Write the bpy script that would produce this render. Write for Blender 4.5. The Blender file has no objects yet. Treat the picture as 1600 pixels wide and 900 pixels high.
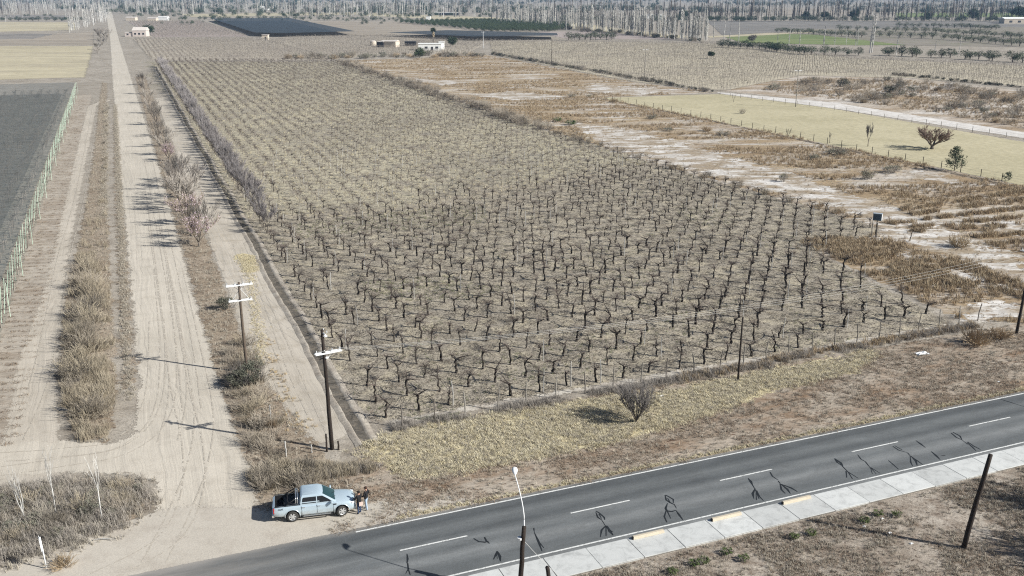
import bpy, bmesh, math, random
import numpy as np
from mathutils import Vector, Matrix, noise as mnoise

R_ = math.radians
rng = np.random.default_rng(11)
random.seed(11)
sc = bpy.context.scene
COL = sc.collection

# ------------------------------------------------------------------ camera
CAM_H = 33.6
F_PX = 1500.0
PITCH = math.atan((450 + 15) / F_PX)
cam_d = bpy.data.cameras.new('camera')
cam_d.sensor_width = 36.0
cam_d.lens = 36.0 * F_PX / 1600.0
cam_d.clip_start = 0.5
cam_d.clip_end = 20000.0
cam = bpy.data.objects.new('camera', cam_d)
COL.objects.link(cam)
cam.location = (0, 0, CAM_H)
cam.rotation_euler = (math.pi / 2 - PITCH, 0, 0)
sc.camera = cam

# ------------------------------------------------------------------ light
SUN_AZ, SUN_EL = R_(161.0), R_(32.8)          # direction the shadows fall, sun elevation
sun_dir = Vector((math.cos(SUN_AZ) * math.cos(SUN_EL), math.sin(SUN_AZ) * math.cos(SUN_EL), -math.sin(SUN_EL)))
w = bpy.data.worlds.new('World')
sc.world = w
w.use_nodes = True
wn = w.node_tree
wn.nodes.clear()
sky_t = wn.nodes.new('ShaderNodeTexSky')
sky_t.sky_type = 'NISHITA'
sky_t.sun_disc = False
sky_t.sun_elevation = SUN_EL
sky_t.sun_rotation = math.atan2(-sun_dir.x, -sun_dir.y)
sky_t.air_density = 1.0
sky_t.dust_density = 1.2
bg = wn.nodes.new('ShaderNodeBackground')
bg.inputs['Strength'].default_value = 0.052
wo = wn.nodes.new('ShaderNodeOutputWorld')
wn.links.new(sky_t.outputs[0], bg.inputs[0])
wn.links.new(bg.outputs[0], wo.inputs[0])
sl = bpy.data.lights.new('sun', 'SUN')
sl.energy = 5.0
sl.angle = R_(0.53)
sl.color = (1.0, 0.985, 0.925)
so = bpy.data.objects.new('sun', sl)
COL.objects.link(so)
so.rotation_euler = sun_dir.to_track_quat('-Z', 'Y').to_euler()
so.location = (60, -20, 80)
sc.view_settings.view_transform = 'Standard'
sc.view_settings.look = 'None'
sc.view_settings.exposure = 0.50
sc.view_settings.gamma = 1.0
sc.view_settings.use_curve_mapping = False
sc.cycles.transparent_max_bounces = 24
sc.cycles.max_bounces = 5
sc.cycles.volume_bounces = 0
sc.cycles.use_denoising = False
sc.cycles.filter_width = 1.15

# ------------------------------------------------------------------ coordinates
def ray(px, py):
    dx, dy = (px - 800) / F_PX, (450 - py) / F_PX
    return Vector((dx, math.cos(PITCH) + dy * math.sin(PITCH), -math.sin(PITCH) + dy * math.cos(PITCH)))
def G(px, py, z=0.0):
    """point on the level z that the photograph shows at this pixel"""
    d = ray(px, py)
    t = (z - CAM_H) / d.z
    return Vector((d.x * t, d.y * t, z))
def at_y(px, py, Y):
    d = ray(px, py)
    t = Y / d.y
    return Vector((d.x * t, Y, CAM_H + d.z * t))
def to_px(p):
    x, y, z = p[0], p[1], p[2] - CAM_H
    c, s = math.cos(PITCH), math.sin(PITCH)
    zc = y * c - z * s
    yc = y * s + z * c
    return 800 + F_PX * x / zc, 450 - F_PX * yc / zc
TH, TB = R_(22.29), R_(111.85)
UR = Vector((math.cos(TH), math.sin(TH), 0)); NR = Vector((-math.sin(TH), math.cos(TH), 0))
UD = Vector((math.cos(TB), math.sin(TB), 0)); ND = Vector((math.sin(TB), -math.cos(TB), 0))
def RN(u, v, z=0.0):                 # metres along / across the paved road
    p = UR * u + NR * v; p.z = z; return p
# two field-sketch frames (along / across the paved road, along / across the dirt road); the sketch was drawn
# at another scale, so its points are brought to metres by one affine map of the ground
def to_m(x, y, z):
    return Vector((0.9892 * x, 1.3347 * y + 8.55, z))
def RD(u, v, z=0.0):
    a = R_(16.9)
    return to_m(math.cos(a) * u - math.sin(a) * v, math.sin(a) * u + math.cos(a) * v, z)
def DR(u, v, z=0.0):
    a = R_(118.4)
    return to_m(math.cos(a) * u + math.sin(a) * v, math.sin(a) * u - math.cos(a) * v, z)
def lattice(a, b):                   # nr = a, nd = b
    M = np.array([[NR.x, NR.y], [ND.x, ND.y]])
    x, y = np.linalg.solve(M, np.array([a, b]))
    return x, y
def PX(lst):
    return np.array([[*G(*q)[:2]] for q in lst])
def inside(pts, poly):
    x, y = pts[:, 0], pts[:, 1]
    r = np.zeros(len(pts), bool)
    n = len(poly)
    for i in range(n):
        x1, y1 = poly[i]; x2, y2 = poly[(i + 1) % n]
        c = (y1 > y) != (y2 > y)
        with np.errstate(divide='ignore', invalid='ignore'):
            xi = (x2 - x1) * (y - y1) / (y2 - y1 + 1e-12) + x1
        r ^= c & (x < xi)
    return r
def sdist(pts, poly):
    d = np.full(len(pts), 1e9)
    n = len(poly)
    for i in range(n):
        a = poly[i]; b = poly[(i + 1) % n]
        ab = b - a
        t = np.clip(((pts - a) @ ab) / max(ab @ ab, 1e-9), 0, 1)
        q = a + t[:, None] * ab
        d = np.minimum(d, np.hypot(*(pts - q).T))
    return np.where(inside(pts, poly), d, -d)
def rand_in(poly, n):
    lo, hi = poly.min(0), poly.max(0)
    out = np.zeros((0, 2))
    for _ in range(60):
        q = lo + rng.random((n * 2, 2)) * (hi - lo)
        out = np.vstack([out, q[inside(q, poly)]])
        if len(out) >= n: break
    return out[:n]
def poly_area(p):
    x, y = p[:, 0], p[:, 1]
    return abs(np.dot(x, np.roll(y, -1)) - np.dot(y, np.roll(x, -1))) / 2
def fbm(x, y, s):
    return mnoise.fractal(Vector((x * s, y * s, 3.7)), 1.0, 2.0, 3)

# ------------------------------------------------------------------ tagging
def tag(o, label=None, cat=None, group=None, kind=None):
    if label: o['label'] = label
    if cat: o['category'] = cat
    if group: o['group'] = group
    if kind: o['kind'] = kind
    return o
def link(name, me, parent=None):
    o = bpy.data.objects.new(name, me)
    COL.objects.link(o)
    if parent is not None: o.parent = parent
    return o
def empty(name, loc=(0, 0, 0), rz=0.0, scale=1.0):
    o = bpy.data.objects.new(name, None)
    o.empty_display_size = 0.3
    COL.objects.link(o)
    o.location = loc
    o.rotation_euler = (0, 0, rz)
    o.scale = (scale,) * 3 if not hasattr(scale, '__len__') else scale
    return o

def nth(i):
    W = ('first second third fourth fifth sixth seventh eighth ninth tenth eleventh twelfth thirteenth fourteenth fifteenth sixteenth seventeenth eighteenth nineteenth').split()
    if i <= 19: return W[i - 1]
    T = {2: 'twent', 3: 'thirt', 4: 'fort', 5: 'fift', 6: 'sixt', 7: 'sevent', 8: 'eight', 9: 'ninet'}
    if i > 99: return 'hundred-and-' + nth(i - 100) if i > 100 else 'hundredth'
    return T[i // 10] + 'ieth' if i % 10 == 0 else T[i // 10] + 'y-' + nth(i % 10)
# ------------------------------------------------------------------ mesh builder
class MB:
    def __init__(s):
        s.v, s.f, s.m = [], [], []
    def add(s, vs, fs, mi=0):
        b = len(s.v)
        s.v += [tuple(q) for q in vs]
        s.f += [tuple(i + b for i in f) for f in fs]
        s.m += [mi] * len(fs)
    def tube(s, pts, rad, n=5, mi=0, cap=True):
        pts = [Vector(p) for p in pts]
        if not hasattr(rad, '__len__'): rad = [rad] * len(pts)
        vs, fs = [], []
        for i, p in enumerate(pts):
            t = (pts[min(i + 1, len(pts) - 1)] - pts[max(i - 1, 0)])
            t = t.normalized() if t.length > 1e-9 else Vector((0, 0, 1))
            a = Vector((1, 0, 0)) if abs(t.x) < 0.8 else Vector((0, 1, 0))
            u = t.cross(a).normalized(); v = t.cross(u)
            for k in range(n):
                an = 2 * math.pi * k / n
                vs.append(p + (u * math.cos(an) + v * math.sin(an)) * rad[i])
        for i in range(len(pts) - 1):
            for k in range(n):
                a, b = i * n + k, i * n + (k + 1) % n
                fs.append((a, b, b + n, a + n))
        if cap:
            fs.append(tuple(range(n))[::-1])
            fs.append(tuple(range((len(pts) - 1) * n, len(pts) * n)))
        s.add(vs, fs, mi)
    def box(s, c, size, rz=0.0, mi=0, ax=None):
        c = Vector(c)
        hx, hy, hz = size[0] / 2, size[1] / 2, size[2] / 2
        if ax is None:
            M = Matrix.Rotation(rz, 3, 'Z')
            X, Y, Z = M.col[0], M.col[1], M.col[2]
        else:
            X, Y, Z = ax
        vs = [c + X * (hx * i) + Y * (hy * j) + Z * (hz * k) for i in (-1, 1) for j in (-1, 1) for k in (-1, 1)]
        s.add(vs, [(0, 1, 3, 2), (4, 6, 7, 5), (0, 4, 5, 1), (2, 3, 7, 6), (0, 2, 6, 4), (1, 5, 7, 3)], mi)
    def quad(s, a, b, c, d, mi=0):
        s.add([a, b, c, d], [(0, 1, 2, 3)], mi)
    def sphere(s, c, r, nu=10, nv=6, mi=0, sz=(1, 1, 1)):
        c = Vector(c); vs = []; fs = []
        for j in range(nv + 1):
            ph = math.pi * j / nv
            for i in range(nu):
                th = 2 * math.pi * i / nu
                vs.append(c + Vector((r * sz[0] * math.sin(ph) * math.cos(th), r * sz[1] * math.sin(ph) * math.sin(th), r * sz[2] * math.cos(ph))))
        for j in range(nv):
            for i in range(nu):
                a, b = j * nu + i, j * nu + (i + 1) % nu
                fs.append((a, a + nu, b + nu, b))
        s.add(vs, fs, mi)
    def mesh(s, name, mats, smooth=False, bevel=0.0):
        me = bpy.data.meshes.new(name)
        me.from_pydata(s.v, [], s.f)
        for m in (mats if isinstance(mats, (list, tuple)) else [mats]):
            me.materials.append(m)
        if any(s.m): me.polygons.foreach_set('material_index', s.m)
        if smooth: me.polygons.foreach_set('use_smooth', [True] * len(me.polygons))
        me.update()
        if bevel:
            bm = bmesh.new(); bm.from_mesh(me)
            bmesh.ops.remove_doubles(bm, verts=bm.verts, dist=1e-5)
            ed = [e for e in bm.edges if len(e.link_faces) == 2 and e.calc_face_angle(0) > 0.6]
            bmesh.ops.bevel(bm, geom=ed, offset=bevel, segments=2, affect='EDGES', profile=0.6)
            bm.to_mesh(me); bm.free()
        return me
    def obj(s, name, mats, parent=None, **k):
        return link(name, s.mesh(name, mats, **k), parent)

# ------------------------------------------------------------------ materials
class NT:
    def __init__(s, name):
        s.m = bpy.data.materials.new(name)
        s.m.use_nodes = True
        s.t = s.m.node_tree
        s.t.nodes.clear()
        s.out = s.n('ShaderNodeOutputMaterial')
    def n(s, typ, **k):
        x = s.t.nodes.new(typ)
        for a, b in k.items(): setattr(x, a, b)
        return x
    def l(s, a, b):
        s.t.links.new(a, b)
    def val(s, inp, v):
        if isinstance(v, bpy.types.NodeSocket): s.l(v, inp)
        elif v is not None: inp.default_value = v
    def pos(s):
        return s.n('ShaderNodeNewGeometry').outputs['Position']
    def objc(s):
        return s.n('ShaderNodeTexCoord').outputs['Object']
    def mapped(s, vec, rz=0.0, scale=(1, 1, 1)):
        # coordinates turned so that x runs along direction rz, then scaled
        a = s.n('ShaderNodeMapping'); a.vector_type = 'POINT'
        s.l(vec, a.inputs['Vector'])
        a.inputs['Rotation'].default_value = (0, 0, -rz)
        b = s.n('ShaderNodeVectorMath', operation='MULTIPLY')
        s.l(a.outputs[0], b.inputs[0]); b.inputs[1].default_value = scale
        return b.outputs[0]
    def noise(s, vec, scale, detail=4.0, rough=0.6, dist=0.0):
        x = s.n('ShaderNodeTexNoise')
        s.l(vec, x.inputs['Vector'])
        x.inputs['Scale'].default_value = scale
        x.inputs['Detail'].default_value = detail
        x.inputs['Roughness'].default_value = rough
        x.inputs['Distortion'].default_value = dist
        return x.outputs['Fac']
    def ramp(s, fac, stops, interp='LINEAR'):
        x = s.n('ShaderNodeValToRGB')
        s.l(fac, x.inputs[0])
        cr = x.color_ramp; cr.interpolation = interp
        while len(cr.elements) < len(stops): cr.elements.new(0.5)
        for e, (p, c) in zip(cr.elements, stops):
            e.position = p
            e.color = (*c, 1) if hasattr(c, '__len__') else (c, c, c, 1)
        return x.outputs[0]
    def mix(s, fac, a, b, mode='MIX'):
        x = s.n('ShaderNodeMix', data_type='RGBA', blend_type=mode)
        s.val(x.inputs[0], fac)
        for i, v in ((6, a), (7, b)):
            if isinstance(v, bpy.types.NodeSocket): s.l(v, x.inputs[i])
            else: x.inputs[i].default_value = (*v, 1)
        return x.outputs[2]
    def math(s, op, a, b=None, c=None, clamp=False):
        x = s.n('ShaderNodeMath', operation=op, use_clamp=clamp)
        s.val(x.inputs[0], a); s.val(x.inputs[1], b)
        if c is not None: s.val(x.inputs[2], c)
        return x.outputs[0]
    def attr(s, name):
        return s.n('ShaderNodeAttribute', attribute_name=name).outputs['Fac']
    def bump(s, h, strength=0.5, dist=0.05):
        x = s.n('ShaderNodeBump')
        s.l(h, x.inputs['Height'])
        x.inputs['Strength'].default_value = strength
        x.inputs['Distance'].default_value = dist
        return x.outputs[0]
    def princ(s, color, rough=0.85, metal=0.0, normal=None, spec=0.3, coat=0.0, alpha=None):
        p = s.n('ShaderNodeBsdfPrincipled')
        if isinstance(color, bpy.types.NodeSocket): s.l(color, p.inputs['Base Color'])
        else: p.inputs['Base Color'].default_value = (*color, 1)
        s.val(p.inputs['Roughness'], rough)
        p.inputs['Metallic'].default_value = metal
        p.inputs['Specular IOR Level'].default_value = spec
        p.inputs['Coat Weight'].default_value = coat
        if normal is not None: s.l(normal, p.inputs['Normal'])
        sh = p.outputs[0]
        if alpha is not None:
            t = s.n('ShaderNodeBsdfTransparent')
            mx = s.n('ShaderNodeMixShader')
            s.val(mx.inputs[0], alpha)
            s.l(t.outputs[0], mx.inputs[1]); s.l(sh, mx.inputs[2])
            sh = mx.outputs[0]
        s.l(sh, s.out.inputs['Surface'])
        return s.m
    def edge_alpha(s, amp, scale, soft=0.15, vec=None):
        n = s.noise(vec or s.pos(), scale, 5.0, 0.65)
        a = s.math('MULTIPLY_ADD', s.math('SUBTRACT', n, 0.5), amp * 3.0, s.attr('sd'))
        h = s.noise(vec or s.pos(), max(2.2, scale * 6.0), 4.0, 0.75)
        a = s.math('MULTIPLY_ADD', s.math('SUBTRACT', h, 0.5), soft * 5.0, a)
        return s.math('DIVIDE', a, 0.02, clamp=True)

def ground_mat(name, c0, c1, c2=None, big=0.05, mid=0.35, fine=5.0, speck=None, speck_t=0.62, bump=0.5, bdist=0.06,
               edge=None, stretch=None, contrast=0.55, extra=None, mids=(0.46, 0.66)):
    n = NT(name)
    p = n.pos()
    v = p if stretch is None else n.mapped(p, stretch[0], stretch[1])
    col = n.ramp(n.noise(v, big, 5, 0.62, 0.4), [(0.36, c0), (0.64, c1)])
    if c2 is not None:
        col = n.mix(n.ramp(n.noise(v, mid, 6, 0.68, 0.3), [(mids[0], 0.0), (mids[1], 1.0)]), col, c2)
    f1 = n.noise(v, fine, 6, 0.78)
    f2 = n.noise(v, fine * 0.22, 4, 0.7)
    br = n.ramp(f1, [(0.30, 1 - contrast), (0.5, 1.0), (0.72, 1 + contrast * 0.45)])
    col = n.mix(1.0, col, br, 'MULTIPLY')
    col = n.mix(1.0, col, n.ramp(f2, [(0.3, 0.82), (0.7, 1.14)]), 'MULTIPLY')
    if speck is not None:
        sp = n.noise(v, fine * 0.6, 3, 0.75, 0.6)
        col = n.mix(n.ramp(sp, [(speck_t, 0.0), (speck_t + 0.05, 1.0)]), col, speck)
    if extra: col = extra(n, p, col)
    h = n.math('ADD', n.math('MULTIPLY', f1, 0.5), f2)
    al = None if edge is None else n.edge_alpha(*edge)
    return n.princ(col, 0.95, normal=n.bump(h, bump, bdist), spec=0.1, alpha=al)

def plain(name, c, rough=0.8, metal=0.0, var=0.0, scale=6.0, coat=0.0, spec=0.3, bump=0.0):
    n = NT(name)
    col = c
    nm = None
    if var:
        f = n.noise(n.objc(), scale, 5, 0.7)
        col = n.mix(1.0, n.ramp(f, [(0.25, 1 - var), (0.75, 1 + var)]), c, 'MULTIPLY')
        if bump: nm = n.bump(f, bump, 0.02)
    return n.princ(col, rough, metal, nm, spec, coat)
def rnd_mat(name, cols, rough=0.9, trans=0.0, fine=0.0):
    """colour drawn per plant, with some grain"""
    n = NT(name)
    oi = n.n('ShaderNodeObjectInfo')
    k = len(cols)
    col = n.ramp(oi.outputs['Random'], [(i / max(k - 1, 1), c) for i, c in enumerate(cols)])
    if fine:
        f = n.noise(n.objc(), fine, 3, 0.7)
        col = n.mix(1.0, col, n.ramp(f, [(0.3, 0.65), (0.7, 1.35)]), 'MULTIPLY')
    m = n.princ(col, rough, spec=0.15)
    return m

M = {}
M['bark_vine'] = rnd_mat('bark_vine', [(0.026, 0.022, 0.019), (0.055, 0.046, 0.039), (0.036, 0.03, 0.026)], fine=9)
M['cane'] = rnd_mat('cane', [(0.10, 0.08, 0.07), (0.15, 0.12, 0.105)], fine=0)
M['dead_twig'] = rnd_mat('dead_twig', [(0.10, 0.088, 0.075), (0.20, 0.18, 0.155), (0.14, 0.12, 0.10)])
M['bark_grey'] = rnd_mat('bark_grey', [(0.10, 0.085, 0.07), (0.16, 0.14, 0.12), (0.13, 0.11, 0.095)], fine=6)
M['twig_grey'] = rnd_mat('twig_grey', [(0.23, 0.205, 0.18), (0.33, 0.30, 0.265), (0.28, 0.25, 0.225)])
M['twig_dark'] = rnd_mat('twig_dark', [(0.115, 0.105, 0.098), (0.16, 0.147, 0.14)])
M['twig_tan'] = rnd_mat('twig_tan', [(0.27, 0.235, 0.19), (0.36, 0.315, 0.26), (0.20, 0.175, 0.145), (0.31, 0.28, 0.235)])
M['twig_russet'] = rnd_mat('twig_russet', [(0.20, 0.145, 0.12), (0.24, 0.18, 0.15)])
M['leaf_dull'] = rnd_mat('leaf_dull', [(0.10, 0.105, 0.08), (0.13, 0.13, 0.10), (0.085, 0.09, 0.07)], fine=1.5)
M['twig_lilac'] = rnd_mat('twig_lilac', [(0.24, 0.22, 0.215), (0.32, 0.295, 0.29), (0.28, 0.255, 0.25)])
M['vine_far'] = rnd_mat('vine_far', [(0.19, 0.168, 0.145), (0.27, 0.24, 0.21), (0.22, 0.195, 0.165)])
M['twig_pale'] = rnd_mat('twig_pale', [(0.30, 0.255, 0.19), (0.38, 0.33, 0.25), (0.25, 0.215, 0.165)])
M['bark_white'] = rnd_mat('bark_white', [(0.44, 0.43, 0.41), (0.55, 0.54, 0.52)], fine=5)
M['poplar_pale'] = rnd_mat('poplar_pale', [(0.42, 0.41, 0.385), (0.54, 0.53, 0.50), (0.34, 0.33, 0.31)])
M['poplar_dark'] = rnd_mat('poplar_dark', [(0.12, 0.105, 0.095), (0.17, 0.15, 0.135)])
M['blossom'] = rnd_mat('blossom', [(0.55, 0.42, 0.50), (0.62, 0.50, 0.56)])
M['leaf_olive'] = rnd_mat('leaf_olive', [(0.058, 0.08, 0.042), (0.08, 0.105, 0.06), (0.045, 0.065, 0.036)], fine=1.2)
M['leaf_dark'] = rnd_mat('leaf_dark', [(0.035, 0.055, 0.03), (0.05, 0.07, 0.04)], fine=1.2)
M['leaf_grey'] = rnd_mat('leaf_grey', [(0.20, 0.20, 0.15), (0.26, 0.25, 0.19), (0.17, 0.175, 0.14)], fine=1.5)
M['leaf_green'] = rnd_mat('leaf_green', [(0.10, 0.14, 0.05), (0.14, 0.17, 0.07)], fine=1.5)
M['straw'] = rnd_mat('straw', [(0.58, 0.52, 0.36), (0.68, 0.62, 0.46), (0.44, 0.38, 0.27), (0.62, 0.55, 0.37), (0.52, 0.46, 0.33)])
M['straw_grey'] = rnd_mat('straw_grey', [(0.34, 0.305, 0.25), (0.43, 0.39, 0.325), (0.26, 0.23, 0.19)])
M['straw_orange'] = rnd_mat('straw_orange', [(0.50, 0.39, 0.23), (0.40, 0.31, 0.20), (0.55, 0.45, 0.29)])
M['grass_brown'] = rnd_mat('grass_brown', [(0.31, 0.232, 0.15), (0.39, 0.305, 0.205), (0.235, 0.178, 0.12), (0.46, 0.38, 0.265), (0.35, 0.268, 0.175)])
M['grass_green'] = rnd_mat('grass_green', [(0.20, 0.21, 0.12), (0.26, 0.26, 0.16), (0.17, 0.19, 0.10)])
M['litter'] = rnd_mat('litter', [(0.20, 0.15, 0.11), (0.30, 0.24, 0.18), (0.14, 0.10, 0.075)])
M['wood_dark'] = plain('wood_dark', (0.030, 0.022, 0.018), 0.85, var=0.4, scale=5, bump=0.4)
M['wood_brown'] = plain('wood_brown', (0.105, 0.082, 0.064), 0.85, var=0.35, scale=5, bump=0.4)
M['wood_grey'] = rnd_mat('wood_grey', [(0.20, 0.18, 0.155), (0.30, 0.28, 0.25), (0.15, 0.13, 0.115)], fine=4)
M['post_pale'] = rnd_mat('post_pale', [(0.36, 0.35, 0.33), (0.48, 0.47, 0.45), (0.28, 0.27, 0.255)])
M['post_green'] = rnd_mat('post_green', [(0.44, 0.56, 0.46), (0.52, 0.62, 0.52), (0.38, 0.50, 0.40)])
M['white_steel'] = plain('white_steel', (0.72, 0.73, 0.74), 0.45, var=0.08)
M['porcelain'] = plain('porcelain', (0.55, 0.56, 0.57), 0.25)
M['wire'] = plain('wire', (0.48, 0.48, 0.47), 0.5, metal=0.2)
M['bank'] = ground_mat('bank', (0.34, 0.30, 0.255), (0.44, 0.40, 0.345), (0.28, 0.24, 0.2), big=0.4, fine=7, bump=0.6)
M['ditch'] = ground_mat('ditch', (0.095, 0.085, 0.073), (0.14, 0.125, 0.105), (0.21, 0.18, 0.145), big=0.5, mid=1.2, fine=6, bump=0.7)  # dark littered bed; its tone also stands in for the shade of depth
M['concrete_pale'] = plain('concrete_pale', (0.55, 0.545, 0.53), 0.8, var=0.1, scale=3)

# ------------------------------------------------------------------ ground sheets
def sheet(name, poly, z, mat, label, cell=None, margin=2.0, kind='structure', cat='ground'):
    poly = np.asarray(poly, float)
    lo, hi = poly.min(0) - margin, poly.max(0) + margin
    if cell is None: cell = max((hi - lo).max() / 120, 0.6)
    nx = max(int((hi[0] - lo[0]) / cell) + 1, 2); ny = max(int((hi[1] - lo[1]) / cell) + 1, 2)
    xs = np.linspace(lo[0], hi[0], nx + 1); ys = np.linspace(lo[1], hi[1], ny + 1)
    X, Y = np.meshgrid(xs, ys)
    pts = np.stack([X.ravel(), Y.ravel()], 1)
    sd = sdist(pts, poly)
    idx = np.arange((nx + 1) * (ny + 1)).reshape(ny + 1, nx + 1)
    q = np.stack([idx[:-1, :-1], idx[:-1, 1:], idx[1:, 1:], idx[1:, :-1]], -1).reshape(-1, 4)
    keep = sd[q].max(1) > -margin
    q = q[keep]
    used = np.unique(q)
    rm = np.full(len(pts), -1); rm[used] = np.arange(len(used))
    q = rm[q]
    me = bpy.data.meshes.new(name)
    me.vertices.add(len(used)); me.loops.add(len(q) * 4); me.polygons.add(len(q))
    co = np.zeros((len(used), 3), np.float32); co[:, :2] = pts[used]; co[:, 2] = z
    me.vertices.foreach_set('co', co.ravel())
    me.loops.foreach_set('vertex_index', q.ravel().astype(np.int32))
    me.polygons.foreach_set('loop_start', np.arange(0, len(q) * 4, 4, dtype=np.int32))
    me.update(calc_edges=True)
    a = me.attributes.new('sd', 'FLOAT', 'POINT'); a.data.foreach_set('value', sd[used].astype(np.float32))
    me.materials.append(mat)
    o = link(name, me)
    return tag(o, label, cat, None, kind)

# base ground, one sheet to the horizon
g = MB()
xs = [-6000, -2500, -1000, -400, -150, 0, 150, 400, 1000, 2500, 6000]
ys = [-400, -50, 0, 60, 150, 300, 600, 1200, 2500, 4500, 8000]
for i in range(10):
    for j in range(10):
        g.quad((xs[i], ys[j], 0), (xs[i + 1], ys[j], 0), (xs[i + 1], ys[j + 1], 0), (xs[i], ys[j + 1], 0))
m_ground = ground_mat('ground_earth', (0.32, 0.285, 0.24), (0.39, 0.35, 0.30), (0.25, 0.215, 0.175), big=0.03, mid=0.25, fine=5,
                      speck=(0.12, 0.09, 0.07), speck_t=0.63, bump=0.7)
tag(g.obj('ground', m_ground), 'dry grey brown earth between the fields and roads', 'ground', None, 'structure')

# ================================================================== fields and surfaces
VINE_PX = [(586, 662), (1490, 505), (1275, 395), (1385, 358), (1040, 262), (850, 203), (527, 96), (236, 96), (366, 330), (446, 470)]
VINE = PX(VINE_PX)
m_soil = ground_mat('vineyard_soil', (0.292, 0.258, 0.21), (0.367, 0.325, 0.264), (0.455, 0.40, 0.30), big=0.06, mid=0.45, fine=4.6,
                    speck=(0.07, 0.06, 0.05), speck_t=0.575, bump=1.0, bdist=0.10, edge=(0.8, 0.5), contrast=0.85)
sheet('vineyard_soil', VINE, 0.004, m_soil, 'grey littered soil under the square planted vines', cell=2.5)
STRAWP = PX([(372, 335), (610, 330), (820, 290), (1010, 250), (850, 205), (527, 97), (238, 97)])
m_vstraw = ground_mat('vineyard_straw', (0.36, 0.325, 0.25), (0.47, 0.425, 0.315), (0.30, 0.27, 0.225), big=0.03, mid=0.16, fine=2.4,
                      speck=(0.11, 0.09, 0.08), speck_t=0.60, bump=0.9, bdist=0.1, edge=(16.0, 0.05, 6.0), contrast=0.6)
sheet('vineyard_straw', STRAWP, 0.010, m_vstraw, 'straw covered back half of the large vineyard', cell=4, margin=12)

# right-hand waste field: brown grass and salt crust
m_brown = ground_mat('waste_field', (0.28, 0.205, 0.13), (0.38, 0.295, 0.195), (0.55, 0.515, 0.475), big=0.06, mid=0.16, fine=2.6,
                     speck=(0.13, 0.09, 0.06), speck_t=0.60, bump=0.9, bdist=0.1, edge=(1.5, 0.3), stretch=(R_(3), (0.35, 1.0, 1.0)), contrast=0.6)
BROWN = PX([(530, 96), (760, 86), (985, 128), (1118, 145), (940, 152), (1310, 228), (1600, 292), (1750, 330), (1750, 470), (1600, 505), (1500, 500), (1275, 392), (1390, 360), (1042, 260), (852, 202)])
sheet('waste_field', BROWN, 0.006, m_brown, 'brown grass and white salt crust beside the vineyard', cell=3)
m_salt = ground_mat('salt_crust', (0.54, 0.51, 0.475), (0.68, 0.65, 0.62), (0.33, 0.27, 0.20), big=0.2, mid=0.30, mids=(0.43, 0.55), fine=3.2,
                    speck=(0.22, 0.16, 0.11), speck_t=0.58, bump=0.6, edge=(6.0, 0.22, 0.8), stretch=(R_(3), (0.5, 1.0, 1.0)), contrast=0.45)
salt_polys = [
    [(890, 190), (1000, 205), (1120, 240), (1280, 285), (1320, 318), (1200, 300), (1060, 262), (960, 238)],
    [(1205, 262), (1310, 300), (1420, 330), (1540, 385), (1600, 400), (1600, 438), (1480, 402), (1390, 372), (1330, 335), (1240, 300)],
    [(800, 143), (900, 152), (800, 158), (740, 150)], [(930, 132), (1060, 140), (1000, 150), (900, 142)],
    [(1420, 262), (1505, 285), (1450, 285)], [(1390, 395), (1600, 455), (1600, 470), (1470, 430)],
    [(1500, 478), (1600, 470), (1600, 492), (1515, 500)], [(640, 122), (740, 128), (690, 134)], [(1520, 330), (1600, 345), (1600, 372), (1500, 345)]]
for i, sp in enumerate(salt_polys):
    sheet('salt_flat', PX(sp), 0.012 + 0.0013 * i, m_salt, 'pale salt crust among the brown grass', cell=1.2, margin=4)
m_past = ground_mat('pasture', (0.43, 0.385, 0.26), (0.49, 0.44, 0.305), (0.395, 0.355, 0.235), big=0.02, mid=0.07, fine=3.5, bump=0.35, edge=(0.6, 0.4), contrast=0.18)
PAST = PX([(938, 153), (1125, 147), (1290, 168), (1600, 222), (1700, 240), (1700, 312), (1590, 288), (1310, 229)])
sheet('pasture', PAST, 0.026, m_past, 'smooth mown yellow pasture inside the post fence', cell=3)
m_wtrack = ground_mat('white_track', (0.60, 0.57, 0.54), (0.68, 0.65, 0.62), (0.5, 0.46, 0.42), big=0.1, mid=0.3, fine=3, bump=0.3, edge=(0.8, 0.3), contrast=0.2)
sheet('white_track', PX([(1112, 143), (1300, 160), (1600, 207), (1700, 224), (1700, 234), (1600, 216), (1300, 169), (1130, 147)]), 0.030, m_wtrack, 'white earth track behind the pasture', cell=2)
m_scrub = ground_mat('scrub_floor', (0.30, 0.22, 0.14), (0.46, 0.40, 0.33), (0.60, 0.56, 0.52), big=0.04, mid=0.08, fine=2.4, speck=(0.12, 0.09, 0.07), speck_t=0.58,
                     bump=0.9, edge=(2, 0.2), stretch=(R_(0), (0.4, 1.0, 1.0)), contrast=0.5)
sheet('scrub_floor', PX([(1130, 142), (1250, 118), (1420, 122), (1600, 142), (1720, 160), (1720, 226), (1600, 208), (1300, 160)]), 0.008, m_scrub, 'salty scrub ground behind the white track', cell=3)

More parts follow.
